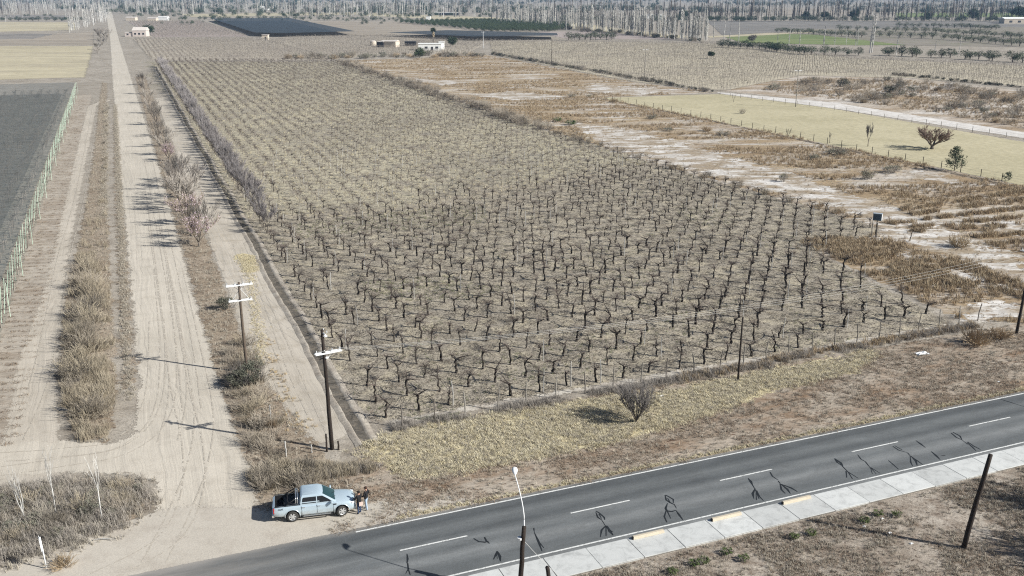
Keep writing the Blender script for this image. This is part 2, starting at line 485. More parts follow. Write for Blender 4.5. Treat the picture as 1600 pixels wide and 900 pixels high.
# verge in front of the vineyard
m_verge = ground_mat('verge_earth', (0.32, 0.265, 0.21), (0.40, 0.345, 0.285), (0.24, 0.165, 0.11), big=0.10, mid=0.35, fine=4.5, speck=(0.13, 0.085, 0.06), speck_t=0.60,
                     bump=0.8, edge=(0.5, 0.6), stretch=(TH, (0.45, 1.0, 1.0)))
VERGE = np.array([RD(-1, 36.3)[:2], RD(120, 36.3)[:2], RD(120, 46.5)[:2], RD(6, 47)[:2], RD(1.5, 44)[:2], RD(-4, 41.2)[:2]])
sheet('verge', VERGE, 0.008, m_verge, 'littered earth verge between paved road and vineyard', cell=1.2)
m_yell = ground_mat('dry_grass_floor', (0.52, 0.45, 0.285), (0.63, 0.56, 0.37), (0.40, 0.335, 0.215), big=0.12, mid=0.5, fine=5, speck=(0.15, 0.11, 0.07), speck_t=0.60,
                    bump=0.9, edge=(1.8, 0.35, 0.6))
YELL = PX([(560, 700), (640, 672), (760, 652), (900, 630), (1040, 612), (1150, 592), (1300, 562), (1370, 548), (1330, 580), (1200, 610), (1090, 650), (960, 690), (800, 720), (640, 745)])
sheet('dry_grass_floor', YELL, 0.014, m_yell, 'matted yellow grass strip in front of the vineyard', cell=1.0)
m_fore = ground_mat('foreground_litter', (0.29, 0.245, 0.20), (0.42, 0.37, 0.315), (0.20, 0.155, 0.12), big=0.22, mid=0.6, fine=6, speck=(0.10, 0.075, 0.06), speck_t=0.58,
                    bump=0.9, edge=(0.12, 1.0))
sheet('litter_ground', np.array([RD(-30, 28.55)[:2], RD(110, 28.55)[:2], RD(110, 4)[:2], RD(-30, 4)[:2]]), 0.006, m_fore, 'dry leaf litter ground behind the pavement', cell=3)

# dirt road and its mouth
def ruts(n, p, col):
    v = n.mapped(p, TB, (0.035, 2.2, 1.0))
    f = n.noise(v, 1.0, 5, 0.7, 0.25)
    return n.mix(1.0, col, n.ramp(f, [(0.34, 0.80), (0.5, 1.0), (0.68, 1.10)]), 'MULTIPLY')
def dirt(name, edge, c0=(0.48, 0.435, 0.37), c1=(0.55, 0.50, 0.43), c2=(0.43, 0.385, 0.325), rut=True):
    n = NT(name)
    p = n.pos()
    col = n.ramp(n.noise(p, 0.06, 5, 0.6), [(0.36, c0), (0.64, c1)])
    col = n.mix(n.ramp(n.noise(p, 0.5, 6, 0.7), [(0.48, 0.0), (0.72, 0.8)]), col, c2)
    wn_ = n.n('ShaderNodeTexNoise'); n.l(p, wn_.inputs['Vector']); wn_.inputs['Scale'].default_value = 0.11; wn_.inputs['Detail'].default_value = 3
    wv = n.n('ShaderNodeVectorMath', operation='MULTIPLY_ADD'); n.l(wn_.outputs['Color'], wv.inputs[0]); wv.inputs[1].default_value = (1.6, 1.6, 0); n.l(p, wv.inputs[2])
    v = n.mapped(wv.outputs[0], TB, (0.05, 1.5, 1.0))
    f = n.noise(v, 1.0, 4, 0.62, 0.9)
    fn = n.noise(p, 9.0, 5, 0.75)
    if rut: col = n.mix(1.0, col, n.ramp(f, [(0.33, 0.90), (0.5, 1.0), (0.68, 1.05)]), 'MULTIPLY')
    col = n.mix(1.0, col, n.ramp(fn, [(0.3, 0.84), (0.7, 1.10)]), 'MULTIPLY')
    h = n.math('ADD', n.math('MULTIPLY', f, 1.2 if rut else 0.2), n.math('MULTIPLY', fn, 0.3))
    return n.princ(col, 0.95, normal=n.bump(h, 0.45, 0.09), spec=0.1, alpha=n.edge_alpha(*edge))
m_road_d = dirt('dirt_road', (0.75, 0.55, 0.35))
ROADP = PX([(165, 16), (174, 16), (186, 62), (206, 125), (238, 225), (268, 330), (298, 450), (328, 545), (362, 650), (392, 735), (404, 800), (455, 835), (560, 838)])
ROADP = np.vstack([ROADP, [RD(1, 36.1)[:2], RD(-34, 36.1)[:2]], PX([(20, 925), (100, 893), (205, 848), (252, 790), (238, 748), (120, 735), (-40, 752), (-40, 690), (60, 690), (110, 690), (170, 694), (210, 680), (218, 600), (205, 450), (190, 300), (176, 130), (172, 62)])])
sheet('dirt_road', ROADP, 0.020, m_road_d, 'pale rutted dirt road joining the paved road', cell=1.5, cat='road')
m_track = dirt('dirt_track', (0.5, 0.6, 0.3), (0.44, 0.395, 0.335), (0.51, 0.46, 0.395), (0.37, 0.325, 0.27))
def rut_line(pts, wd, parent, mat, z):
    P = [G(*q) for q in pts]; Q = []
    for i in range(len(P) - 1):                     # smooth curve through the points
        p0, p1, p2, p3 = P[max(i - 1, 0)], P[i], P[i + 1], P[min(i + 2, len(P) - 1)]
        for k in range(8):
            t = k / 8
            Q.append(.5 * ((2 * p1) + (p2 - p0) * t + (2 * p0 - 5 * p1 + 4 * p2 - p3) * t * t + (3 * p1 - p0 - 3 * p2 + p3) * t ** 3))
    Q.append(P[-1])
    for off in (-.75, .75):
        b = MB(); vs = []
        for i, q in enumerate(Q):
            d = Q[min(i + 1, len(Q) - 1)] - Q[max(i - 1, 0)]; nn = Vector((-d.y, d.x, 0)).normalized(); w_ = wd * random.uniform(.7, 1.2)
            for s in (-w_, w_): v = q + nn * (off + s / 2); vs.append(Vector((v.x, v.y, z)))
        b.add(vs, [(2 * i, 2 * i + 1, 2 * i + 3, 2 * i + 2) for i in range(len(Q) - 1)])
        b.obj('tyre_track', mat, parent)
n = NT('tyre_track'); p = n.pos(); f = n.noise(p, 7.0, 5, .75)
m_tyre = n.princ(n.mix(1.0, (0.455, 0.41, 0.35), n.ramp(f, [(.3, .80), (.7, 1.12)]), 'MULTIPLY'), .95, spec=.1, normal=n.bump(f, .6, .05), alpha=n.ramp(n.noise(p, 1.3, 5, .7), [(.47, 0.0), (.50, 1.0)]))
for k, t in enumerate(([(-10, 738), (100, 722), (200, 700), (255, 640), (262, 540), (250, 420)], [(-10, 715), (90, 708), (190, 690), (240, 620), (245, 500)], [(20, 690), (60, 600), (82, 500), (100, 400), (128, 290), (150, 160)], [(240, 880), (280, 800), (310, 720), (318, 640), (300, 540), (275, 420)],
                       [(150, 905), (260, 845), (300, 770), (300, 690), (280, 600), (262, 480), (240, 350)], [(262, 690), (278, 600), (262, 470), (235, 300)], [(300, 640), (285, 520), (262, 400), (232, 250)])):
    rut_line(t, .12, bpy.data.objects['dirt_road'], m_tyre, .0335 + .0004 * k)
for k, t in enumerate(([(500, 690), (470, 620), (430, 520), (400, 450), (372, 380)], [(480, 680), (440, 590), (410, 500), (385, 430)])):
    rut_line(t, .15, bpy.data.objects['dirt_road'], m_tyre, .0292 + .0004 * k)
sheet('dirt_track', np.array([DR(46, -13.5)[:2], DR(46, -9.5)[:2], DR(70, -11.2)[:2], DR(92, -11.6)[:2], DR(250, -10.2)[:2], DR(262, -6)[:2], DR(262, -9)[:2], DR(250, -12.6)[:2], DR(92, -13.6)[:2], DR(70, -14.5)[:2]]),
      0.016, m_track, 'pale wheel track beside the netted vineyard', cell=1.5, cat='path')
m_strip = ground_mat('furrowed_strip', (0.36, 0.315, 0.265), (0.42, 0.375, 0.32), (0.30, 0.25, 0.20), big=0.1, mid=0.3, fine=3.5, speck=(0.17, 0.135, 0.10), speck_t=0.63, bump=0.7,
                     edge=(0.5, 0.5), stretch=(R_(8), (0.3, 1.0, 1.0)), contrast=0.35)
sheet('furrowed_strip', np.array([DR(40, -22)[:2], DR(40, -12)[:2], DR(92, -12.6)[:2], DR(280, -12)[:2], DR(280, -17.2)[:2], DR(60, -18)[:2]]), 0.008, m_strip, 'rough furrowed earth along the net posts', cell=2)
m_vl = ground_mat('left_verge', (0.29, 0.235, 0.175), (0.37, 0.31, 0.245), (0.22, 0.17, 0.125), big=0.15, mid=0.4, fine=4, speck=(0.12, 0.09, 0.07), speck_t=0.58, bump=0.9, edge=(0.9, 0.5, 0.3))
LVERGE = PX([(128, 690), (106, 660), (96, 600), (98, 500), (108, 440), (125, 370), (138, 300), (148, 230), (155, 160), (160, 130), (167, 130), (166, 230), (165, 300), (170, 370), (172, 440), (177, 520), (180, 600), (176, 660), (164, 692)])
sheet('left_verge', LVERGE, 0.022, m_vl, 'brown weedy strip between track and dirt road', cell=1)
LV2 = np.array([DR(62, -5.6)[:2], DR(62, -4.7)[:2], DR(120, -4.9)[:2], DR(240, -4.8)[:2], DR(240, -5.6)[:2], DR(120, -5.9)[:2]])
sheet('left_verge', LV2, 0.024, m_vl, 'thin weedy ridge along the dirt road edge', cell=1)
RVERGE = np.array([DR(39.5, 2.6)[:2], DR(39.5, 8.5)[:2], DR(46, 7.5)[:2], DR(60, 5.2)[:2], DR(100, 5.4)[:2], DR(330, 6.2)[:2], DR(330, 2.6)[:2], DR(100, 2.2)[:2], DR(60, 2.0)[:2]])
sheet('right_verge', RVERGE, 0.022, m_vl, 'brown littered strip under the roadside trees', cell=1)
m_t2 = dirt('canal_track', (0.5, 0.6, 0.3), (0.44, 0.395, 0.335), (0.51, 0.46, 0.395), (0.34, 0.295, 0.235))
sheet('canal_track', np.array([DR(46, 7.5)[:2], DR(46, 10.4)[:2], DR(260, 10.4)[:2], DR(260, 6.6)[:2], DR(100, 5.8)[:2], DR(60, 5.4)[:2]]), 0.016, m_t2, 'pale track between roadside trees and ditch', cell=1.5, cat='path')
YS = np.array([DR(66, 5.2)[:2], DR(66, 6.4)[:2], DR(84, 7.0)[:2], DR(98, 9.6)[:2], DR(98, 7.4)[:2], DR(84, 5.4)[:2]])
YS = PX([(372, 398), (396, 400), (402, 424), (382, 426)])
sheet('yellow_strip', YS, 0.027, m_yell, 'strip of short yellow grass beside the canal track', cell=0.8)
sheet('gravel_shoulder', np.array([RD(-36, 36.0)[:2], RD(9, 36.0)[:2], RD(9, 36.9)[:2], RD(3.5, 38.2)[:2], RD(-5, 39.6)[:2], RD(-10, 42)[:2], RD(-36, 40)[:2]]), 0.030,
      dirt('gravel_shoulder', (1.1, 0.6, 0.5), (0.44, 0.40, 0.345), (0.51, 0.465, 0.405), (0.38, 0.335, 0.285), False), 'pale gravel shoulder where the dirt road meets the asphalt', cell=0.8)
BERM = np.array([RD(4, 47.75)[:2], RD(68, 48.1)[:2], RD(68, 48.9)[:2], RD(4, 48.35)[:2]])
sheet('sand_berm', BERM, 0.018, ground_mat('sand_berm', (0.46, 0.42, 0.365), (0.54, 0.50, 0.44), (0.34, 0.29, 0.24), big=0.2, mid=0.5, fine=5, bump=0.6, edge=(0.75, 0.35, 0.25)), 'pale sandy bank along the front row of vines', cell=0.8)
sheet('bush_island_floor', PX([(-30, 768), (90, 757), (170, 745), (228, 754), (236, 785), (190, 834), (100, 868), (20, 895), (-60, 905)]), 0.028, m_vl, 'littered earth under the bushes by the junction', cell=1)

# far fields ---------------------------------------------------------------
def far_mat(name, c0, c1, c2, fine=0.9, sp=None, stretch=None, con=0.35, edge=(1.5, 0.15, 1.0)):
    return ground_mat(name, c0, c1, c2, big=0.012, mid=0.05, fine=fine, speck=sp, speck_t=0.6, bump=0.5, bdist=0.2, edge=edge, stretch=stretch, contrast=con)
FM = dict(
    stubble=far_mat('stubble', (0.43, 0.38, 0.265), (0.50, 0.445, 0.32), (0.38, 0.335, 0.25), stretch=(R_(0), (0.25, 1, 1))),
    ploughed=far_mat('ploughed', (0.20, 0.185, 0.17), (0.25, 0.23, 0.21), (0.30, 0.27, 0.24)),
    tan=far_mat('tan', (0.31, 0.27, 0.22), (0.38, 0.33, 0.27), (0.27, 0.23, 0.19), stretch=(R_(0), (0.25, 1, 1))),
    pink=far_mat('pink', (0.35, 0.295, 0.27), (0.41, 0.35, 0.32), (0.31, 0.26, 0.24), sp=(0.17, 0.13, 0.12)),
    vine2=far_mat('vine2', (0.38, 0.335, 0.275), (0.45, 0.40, 0.325), (0.32, 0.28, 0.24), sp=(0.15, 0.12, 0.10)),
    vine5=far_mat('vine5', (0.45, 0.40, 0.31), (0.52, 0.465, 0.36), (0.36, 0.32, 0.26), sp=(0.14, 0.12, 0.10), fine=1.4),
    green=far_mat('green', (0.14, 0.18, 0.075), (0.18, 0.22, 0.095), (0.24, 0.25, 0.13), con=0.2, stretch=(R_(0), (0.25, 1, 1))),
    olivef=far_mat('olivef', (0.22, 0.195, 0.17), (0.27, 0.24, 0.205), (0.21, 0.20, 0.14)),
    grey=far_mat('grey', (0.20, 0.187, 0.172), (0.25, 0.232, 0.212), (0.17, 0.16, 0.15)),
)
far_list = [
    ('stubble', [(-60, 72), (146, 72), (132, 121), (-60, 126)], 'pale yellow stubble field beside the dirt road'),
    ('ploughed', [(-60, 52), (84, 53), (50, 61), (-60, 63)], 'dark ploughed strip beyond the stubble'),
    ('tan', [(-60, 62), (50, 61), (90, 53), (146, 50), (146, 70), (-60, 70)], 'tan fallow strip beyond the stubble'),
    ('stubble', [(-60, 34), (118, 35), (118, 47), (-60, 51)], 'far yellow field behind the ploughed strip'),
    ('ploughed', [(-60, 23), (110, 24), (110, 30), (-60, 29)], 'far grey field behind the bush row'),
    ('vine2', [(208, 61), (412, 61), (524, 94), (238, 94)], 'vineyard block behind the large vineyard'),
    ('pink', [(200, 34), (312, 33), (388, 57), (242, 58)], 'pinkish vineyard block behind the pink house'),
    ('vine2', [(418, 63), (470, 58), (600, 56), (770, 64), (730, 84), (520, 90)], 'vineyard block around the white house'),
    ('tan', [(435, 33), (620, 34), (770, 52), (690, 54), (560, 56)], 'bare tan field between the netted blocks'),
    ('vine5', [(765, 64), (880, 65), (1110, 68), (1340, 92), (1640, 104), (1640, 138), (1420, 122), (1250, 118), (1130, 142), (985, 127), (770, 86)], 'wide pale vineyard behind the waste field'),
    ('pink', [(840, 50), (960, 48), (1060, 62), (880, 60)], 'brown bare field behind the round olive row'),
    ('grey', [(1105, 33), (1640, 33), (1640, 42), (1210, 50), (1130, 56)], 'grey bare field before the dark poplars'),
    ('green', [(1130, 57), (1220, 53), (1355, 56), (1450, 63), (1480, 70), (1340, 71), (1160, 67)], 'bright green crop field behind the olive row'),
    ('olivef', [(1215, 46), (1640, 42), (1640, 74), (1420, 71), (1290, 56)], 'grey earth of the olive orchard'),
    ('stubble', [(790, 28), (900, 36), (1080, 58), (1050, 60), (880, 44), (760, 34), (560, 24), (580, 20)], 'yellow grass below the pale poplars'),
    ('stubble', [(1100, 57), (1200, 52), (1290, 50), (1200, 55), (1110, 59)], 'yellow grass margin of the green field'),
    ('tan', [(1080, 14), (1640, 11), (1640, 20), (1080, 24)], 'far pale field behind the dark poplars'),
    ('green', [(1400, 20), (1640, 20), (1640, 27), (1400, 27)], 'far green field behind the dark poplars'),
    ('stubble', [(280, 22), (560, 19), (560, 23), (300, 27)], 'far yellow strip below the pale poplar wood'),
]
for i, (k, q, lab) in enumerate(far_list):
    sheet('field', PX(q), 0.02 + 0.006 * i, FM[k], lab, margin=6, cat='field')

# netted vineyards: a dark net stretched above the rows ---------------------
def net_mat(name, c, alpha, rz):
    n = NT(name)
    p = n.pos()
    v = n.mapped(p, rz, (0.08, 0.9, 1.0))
    f = n.noise(v, 1.0, 5, 0.7, 0.3)
    f2 = n.noise(p, 1.6, 5, 0.75)
    col = n.mix(1.0, c, n.ramp(f, [(0.3, 0.75), (0.7, 1.25)]), 'MULTIPLY')
    a = n.math('MULTIPLY_ADD', n.math('SUBTRACT', f2, 0.5), 1.3, alpha, clamp=True)
    a = n.math('MULTIPLY', a, n.math('DIVIDE', n.attr('sd'), 0.1, clamp=True))
    return n.princ(col, 0.9, spec=0.1, alpha=a)
m_net = net_mat('net', (0.14, 0.152, 0.152), 0.52, TB + math.pi / 2)
m_netfar = net_mat('net_far', (0.05, 0.062, 0.075), 0.93, 0)
NETH = 3.9
NET = np.array([DR(54, -16.6)[:2], DR(284, -16.6)[:2], DR(284 + 20, -110)[:2], DR(60, -110)[:2]])
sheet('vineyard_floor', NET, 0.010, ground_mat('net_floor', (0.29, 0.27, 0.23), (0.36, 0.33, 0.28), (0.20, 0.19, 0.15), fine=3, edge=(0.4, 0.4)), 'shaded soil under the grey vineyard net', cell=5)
o = sheet('vineyard_net', NET, NETH, m_net, 'grey anti-hail net stretched over the vineyard beside the dirt road', cell=4, margin=1.0, kind=None, cat='net')
for q, h, lab in (([(330, 33), (452, 32), (556, 55), (440, 58), (398, 57)], 3.0, 'black net roof over the block behind the pinkish vineyard'),
                  ([(605, 57), (700, 53), (870, 58), (872, 62), (740, 64)], 3.0, 'black net roof over the strip behind the palm')):
    sheet('vineyard_net', PX(q), h, m_netfar, lab, margin=1.0, kind=None, cat='net')

# ================================================================== paved road
def asphalt():
    n = NT('asphalt')
    p = n.pos()
    nr = n.n('ShaderNodeVectorMath', operation='DOT_PRODUCT'); n.l(p, nr.inputs[0]); nr.inputs[1].default_value = NR
    ur = n.n('ShaderNodeVectorMath', operation='DOT_PRODUCT'); n.l(p, ur.inputs[0]); ur.inputs[1].default_value = UR
    wob = n.noise(n.mapped(p, TH, (0.06, 0.8, 1)), 1.0, 4, 0.6)
    t = n.math('DIVIDE', n.math('SUBTRACT', n.math('MULTIPLY_ADD', n.math('SUBTRACT', wob, 0.5), 0.9, nr.outputs['Value']), 47.1), 7.75)
    band = n.ramp(t, [(0.0, (0.21, 0.215, 0.215)), (0.09, (0.12, 0.127, 0.13)), (0.2, (0.115, 0.122, 0.126)), (0.33, (0.19, 0.196, 0.198)), (0.44, (0.125, 0.132, 0.136)), (0.52, (0.165, 0.172, 0.175)),
                      (0.63, (0.088, 0.094, 0.098)), (0.75, (0.14, 0.147, 0.15)), (0.86, (0.084, 0.09, 0.094)), (0.95, (0.10, 0.106, 0.11)), (1.0, (0.20, 0.192, 0.18))])
    f = n.noise(p, 14.0, 6, 0.8)
    b = n.noise(n.mapped(p, TH, (0.35, 1, 1)), 0.7, 6, 0.75, 0.6)
    col = n.mix(1.0, band, n.ramp(f, [(0.3, 0.72), (0.7, 1.28)]), 'MULTIPLY')
    col = n.mix(1.0, col, n.ramp(b, [(0.3, 0.78), (0.5, 1.0), (0.72, 1.2)]), 'MULTIPLY')
    # dust carried out of the dirt road
    d = n.math('DIVIDE', n.math('SUBTRACT', 10.0, ur.outputs['Value']), 18.0, clamp=True)
    dn = n.noise(n.mapped(p, TH, (0.12, 0.7, 1)), 1.0, 5, 0.65)
    fac = n.math('MULTIPLY', d, n.ramp(dn, [(0.35, 0.25), (0.65, 1.2)]), clamp=True)
    col = n.mix(fac, col, (0.36, 0.33, 0.30))
    return n.princ(col, 0.8, normal=n.bump(f, 0.35, 0.01), spec=0.25, alpha=n.edge_alpha(0.07, 2.5, 0.04))
V_FAR, V_NEAR = 54.55, 47.6
sheet('road', np.array([RN(-50, 47.0)[:2], RN(230, 47.0)[:2], RN(230, 54.95)[:2], RN(-50, 54.95)[:2]]), 0.034, asphalt(), 'grey two lane asphalt road with worn wheel tracks', cell=1.2, margin=0.6, cat='road')
road = bpy.data.objects['road']
n = NT('road_paint')
f = n.noise(n.pos(), 6.0, 5, 0.75)
m_paint = n.princ(n.mix(1.0, (0.74, 0.74, 0.72), n.ramp(f, [(0.3, 0.78), (0.65, 1.06)]), 'MULTIPLY'), 0.7, alpha=n.ramp(n.noise(n.pos(), 9.0, 4, 0.7), [(0.33, 0.15), (0.47, 1.0)]))
def line(u0, u1, v, wd, name):
    b = MB(); k = max(int((u1 - u0) / 4), 1)
    for i in range(k):
        a, c = u0 + (u1 - u0) * i / k, u0 + (u1 - u0) * (i + 1) / k
        b.quad(RN(a, v - wd / 2, 0.039), RN(c, v - wd / 2, 0.039), RN(c, v + wd / 2, 0.039), RN(a, v + wd / 2, 0.039))
    return b.obj(name, m_paint, road)
line(11.41, 225, V_FAR, 0.13, 'edge_line')
line(-50, 225, V_NEAR, 0.13, 'edge_line')
u_d = [G(*q).dot(UR) for q in ((626, 863), (896, 801), (1130, 749), (1334, 705), (1515, 667))]
v_d = sum(G(*q).dot(NR) for q in ((626, 863), (896, 801), (1130, 749), (1334, 705), (1515, 667))) / 5
st = (u_d[-1] - u_d[0]) / 4
for i in range(-4, 14):
    line(u_d[0] + st * i, u_d[0] + st * i + 4.5, v_d, 0.12, 'lane_dash')
# flat dark marks on the near lane (outline as seen on the asphalt, read in photo pixels)
n = NT('dark_marks')
m_mark = n.princ((0.018, 0.020, 0.022), 0.55, spec=0.3, alpha=n.ramp(n.noise(n.pos(), 5.0, 4, 0.7), [(0.26, 0.55), (0.40, 1.0)]))
dark_marks = [
    [[(636, 866), (637, 874), (636, 881)], [(637, 881), (638, 890), (634, 897)], [(638, 890), (641, 899)]],
    [[(740, 842), (748, 847), (758, 848), (764, 846)], [(757, 840), (760, 846), (765, 850)]],
    [[(777, 862), (774, 869), (771, 875)], [(777, 862), (781, 870), (782, 878)], [(776, 864), (777, 874)]],
    [[(834, 826), (835, 833)], [(835, 833), (841, 846), (847, 862)], [(841, 846), (850, 857)]],
    [[(931, 799), (936, 802), (944, 809), (945, 813)], [(931, 801), (934, 809), (940, 813)], [(936, 804), (940, 811)], [(940, 813), (947, 824)],
     [(947, 822), (940, 829), (938, 840)], [(947, 822), (947, 838)], [(948, 822), (953, 831), (958, 837)], [(950, 826), (957, 832)]],
    [[(1039, 774), (1041, 782), (1047, 786), (1053, 789)], [(1040, 774), (1052, 781), (1052, 787)], [(1043, 779), (1048, 787)], [(1053, 788), (1057, 795)],
     [(1043, 787), (1040, 795), (1042, 799), (1050, 800), (1056, 798)], [(1041, 798), (1038, 808), (1042, 817)], [(1043, 800), (1048, 811)], [(1056, 798), (1061, 805), (1067, 813)]],
    [[(1169, 748), (1173, 753), (1176, 759)], [(1176, 759), (1181, 767)], [(1180, 764), (1176, 772), (1178, 780)], [(1181, 766), (1182, 782)], [(1182, 767), (1187, 777), (1193, 783)], [(1180, 766), (1186, 780)]],
    [[(1203, 738), (1207, 745), (1216, 751)], [(1216, 752), (1220, 758)], [(1219, 757), (1221, 766), (1227, 772)], [(1220, 757), (1230, 765), (1235, 772)], [(1220, 757), (1236, 763), (1246, 769)]],
    [[(1304, 717), (1308, 723), (1315, 728)], [(1304, 717), (1314, 724), (1317, 730)], [(1316, 729), (1325, 738)], [(1322, 737), (1323, 747)], [(1325, 738), (1332, 749)], [(1325, 738), (1341, 748)]],
    [[(1340, 711), (1345, 718), (1352, 722)], [(1352, 722), (1360, 732)], [(1360, 731), (1363, 741)], [(1360, 731), (1369, 741)], [(1360, 731), (1375, 740)]],
    [[(1388, 720), (1395, 726), (1404, 734)]],
    [[(1395, 698), (1404, 704), (1418, 708)], [(1398, 697), (1410, 704)], [(1418, 708), (1423, 714)], [(1422, 713), (1423, 723), (1426, 729)], [(1423, 713), (1431, 721), (1433, 728)], [(1424, 714), (1434, 721), (1442, 727)]],
    [[(1431, 689), (1438, 694), (1446, 700)]], [[(1455, 706), (1463, 713), (1469, 719)], [(1470, 713), (1477, 712)]],
    [[(1486, 677), (1494, 684), (1503, 688)], [(1489, 676), (1500, 682), (1503, 688)], [(1503, 688), (1512, 695)], [(1511, 692), (1519, 699), (1525, 705)], [(1512, 691), (1522, 698), (1532, 703)]],
    [[(1562, 624), (1575, 628), (1600, 636)]],
]
for strokes in dark_marks:
    b = MB()
    for k, s in enumerate(strokes):
        pts = [G(*q) for q in s]
        wd = [random.uniform(0.045, 0.105) for _ in pts]; wd[0] *= 0.5; wd[-1] *= 0.4
        L, Rr = [], []
        for i, p in enumerate(pts):
            t = pts[min(i + 1, len(pts) - 1)] - pts[max(i - 1, 0)]
            nn = Vector((-t.y, t.x, 0)).normalized()
            L.append(p + nn * wd[i]); Rr.append(p - nn * wd[i])
        z = 0.0385 + 0.0002 * k
        for i in range(len(pts) - 1):
            b.quad(*[Vector((q.x, q.y, z)) for q in (L[i], Rr[i], Rr[i + 1], L[i + 1])])
    b.obj('dark_mark', m_mark, road)

# pavement: kerb and cast slabs
n = NT('slab_concrete')
oi = n.n('ShaderNodeObjectInfo')
p = n.pos()
f = n.noise(p, 1.2, 6, 0.7, 0.5); f2 = n.noise(p, 18, 4, 0.75)
col = n.mix(1.0, (0.54, 0.545, 0.535), n.ramp(f, [(0.32, 0.74), (0.5, 1.0), (0.7, 1.08)]), 'MULTIPLY')
col = n.mix(1.0, col, n.ramp(oi.outputs['Random'], [(0, 0.88), (1, 1.08)]), 'MULTIPLY')
col = n.mix(1.0, col, n.ramp(f2, [(0.3, 0.9), (0.7, 1.06)]), 'MULTIPLY')
m_slab = n.princ(col, 0.85, normal=n.bump(f2, 0.3, 0.01), spec=0.2)
pv = MB()
pv.box(RN(60, 45.94, 0.045), (260, 2.22, 0.09), TH)
pav = pv.obj('pavement', plain('pavement_bed', (0.16, 0.145, 0.13), 0.9, var=0.3, scale=3))
tag(pav, 'pale concrete pavement of square slabs beside the road', 'pavement', None, 'structure')
sb = MB(); sb.box((0, 0, 0), (2.895, 2.26, 0.13)); slab_me = sb.mesh('slab', m_slab, bevel=0.012)
u0 = 24.30
for i in range(-14, 40):
    o = link('slab', slab_me, pav)
    o.location = RN(u0 + 2.94 * (i + 0.5) + random.uniform(-.01, .01), 45.96, 0.065 + random.uniform(-.006, .006))
    o.rotation_euler = (random.uniform(-.003, .003), random.uniform(-.003, .003), TH + R_(1.5) * 0)
    if i in (15, 16): pass
m_bed = plain('earth_joint', (0.19, 0.165, 0.14), 0.95, var=0.4, scale=4)
# cream painted kerb blocks
m_cream = plain('cream_paint', (0.52, 0.455, 0.355), 0.7, var=0.16, scale=5)
for k, (a, c, lab) in enumerate((((989, 843), (1037, 831), 'cream painted concrete block on the pavement, closest to the street lamp'),
                                 ((1113, 815), (1157, 803), 'cream painted concrete block on the pavement, middle one of three'),
                                 ((1224, 789), (1265, 777), 'cream painted concrete block on the pavement, closest to the leaning bare pole'))):
    A, C = G(*a, 0.13), G(*c, 0.13)
    mid = (A + C) / 2; ln = (C - A).length
    mid = mid + NR * 0.02
    t = empty('kerb_block', (mid.x, mid.y, 0.132), TH)
    tag(t, lab, 'concrete block', 'cream blocks on the pavement')
    b = MB()
    b.add([(-ln / 2, -.13, 0), (ln / 2, -.13, 0), (ln / 2, .13, 0), (-ln / 2, .13, 0), (-ln / 2 + .03, -.09, .2), (ln / 2 - .03, -.09, .2), (ln / 2 - .03, .09, .2), (-ln / 2 + .03, .09, .2)],
          [(3, 2, 1, 0), (4, 5, 6, 7), (0, 1, 5, 4), (1, 2, 6, 5), (2, 3, 7, 6), (3, 0, 4, 7)])
    b.obj('block', m_cream, t, bevel=0.02)
    b = MB(); b.box((-ln / 2 - .012, 0, .085), (.03, .2, .15)); b.obj('end_face', M['wood_dark'], t, bevel=0.008)

# ditch with earth banks beside the vineyard ------------------------------
def bank_strip(name, us, vs_fn, prof, mat, seed):
    b = MB(); rows = []
    r = random.Random(seed)
    for u in us:
        v0 = vs_fn(u); k = 1 + .7 * mnoise.noise(Vector((u * .6, seed * 3.0, 2))); j = .12 * mnoise.noise(Vector((u * .45, seed * 7.0, 0))) + r.uniform(-.025, .025)
        rows.append([DR(u, v0 + x + j, z * k) for x, z in prof])
    m = len(prof)
    vs = [q for row in rows for q in row]
    fs = [(i * m + k, i * m + k + 1, (i + 1) * m + k + 1, (i + 1) * m + k) for i in range(len(rows) - 1) for k in range(m - 1)]
    b.add(vs, fs)
    return b.mesh(name, mat, smooth=True)
cu = list(np.arange(44.2, 110, 0.5)) + list(np.arange(110, 372, 2.0))
cv = lambda u: 11.05 + 0.9 * max(0, min(1, (u - 60) / 300)) + 0.12 * math.sin(u * 0.21)
ditch = empty('irrigation_ditch', DR(60, 11))
tag(ditch, 'narrow irrigation ditch with pale earth banks along the vineyard edge', 'ditch')
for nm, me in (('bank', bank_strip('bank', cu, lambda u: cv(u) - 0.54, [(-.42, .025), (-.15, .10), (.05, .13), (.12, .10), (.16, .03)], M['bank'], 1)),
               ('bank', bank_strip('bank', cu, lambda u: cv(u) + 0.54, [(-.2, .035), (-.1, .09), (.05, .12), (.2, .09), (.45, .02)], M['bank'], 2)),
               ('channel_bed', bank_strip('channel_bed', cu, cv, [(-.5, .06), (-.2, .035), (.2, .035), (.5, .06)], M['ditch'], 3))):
    o = link(nm, me, ditch); o.matrix_parent_inverse = Matrix.Translation(-ditch.location)

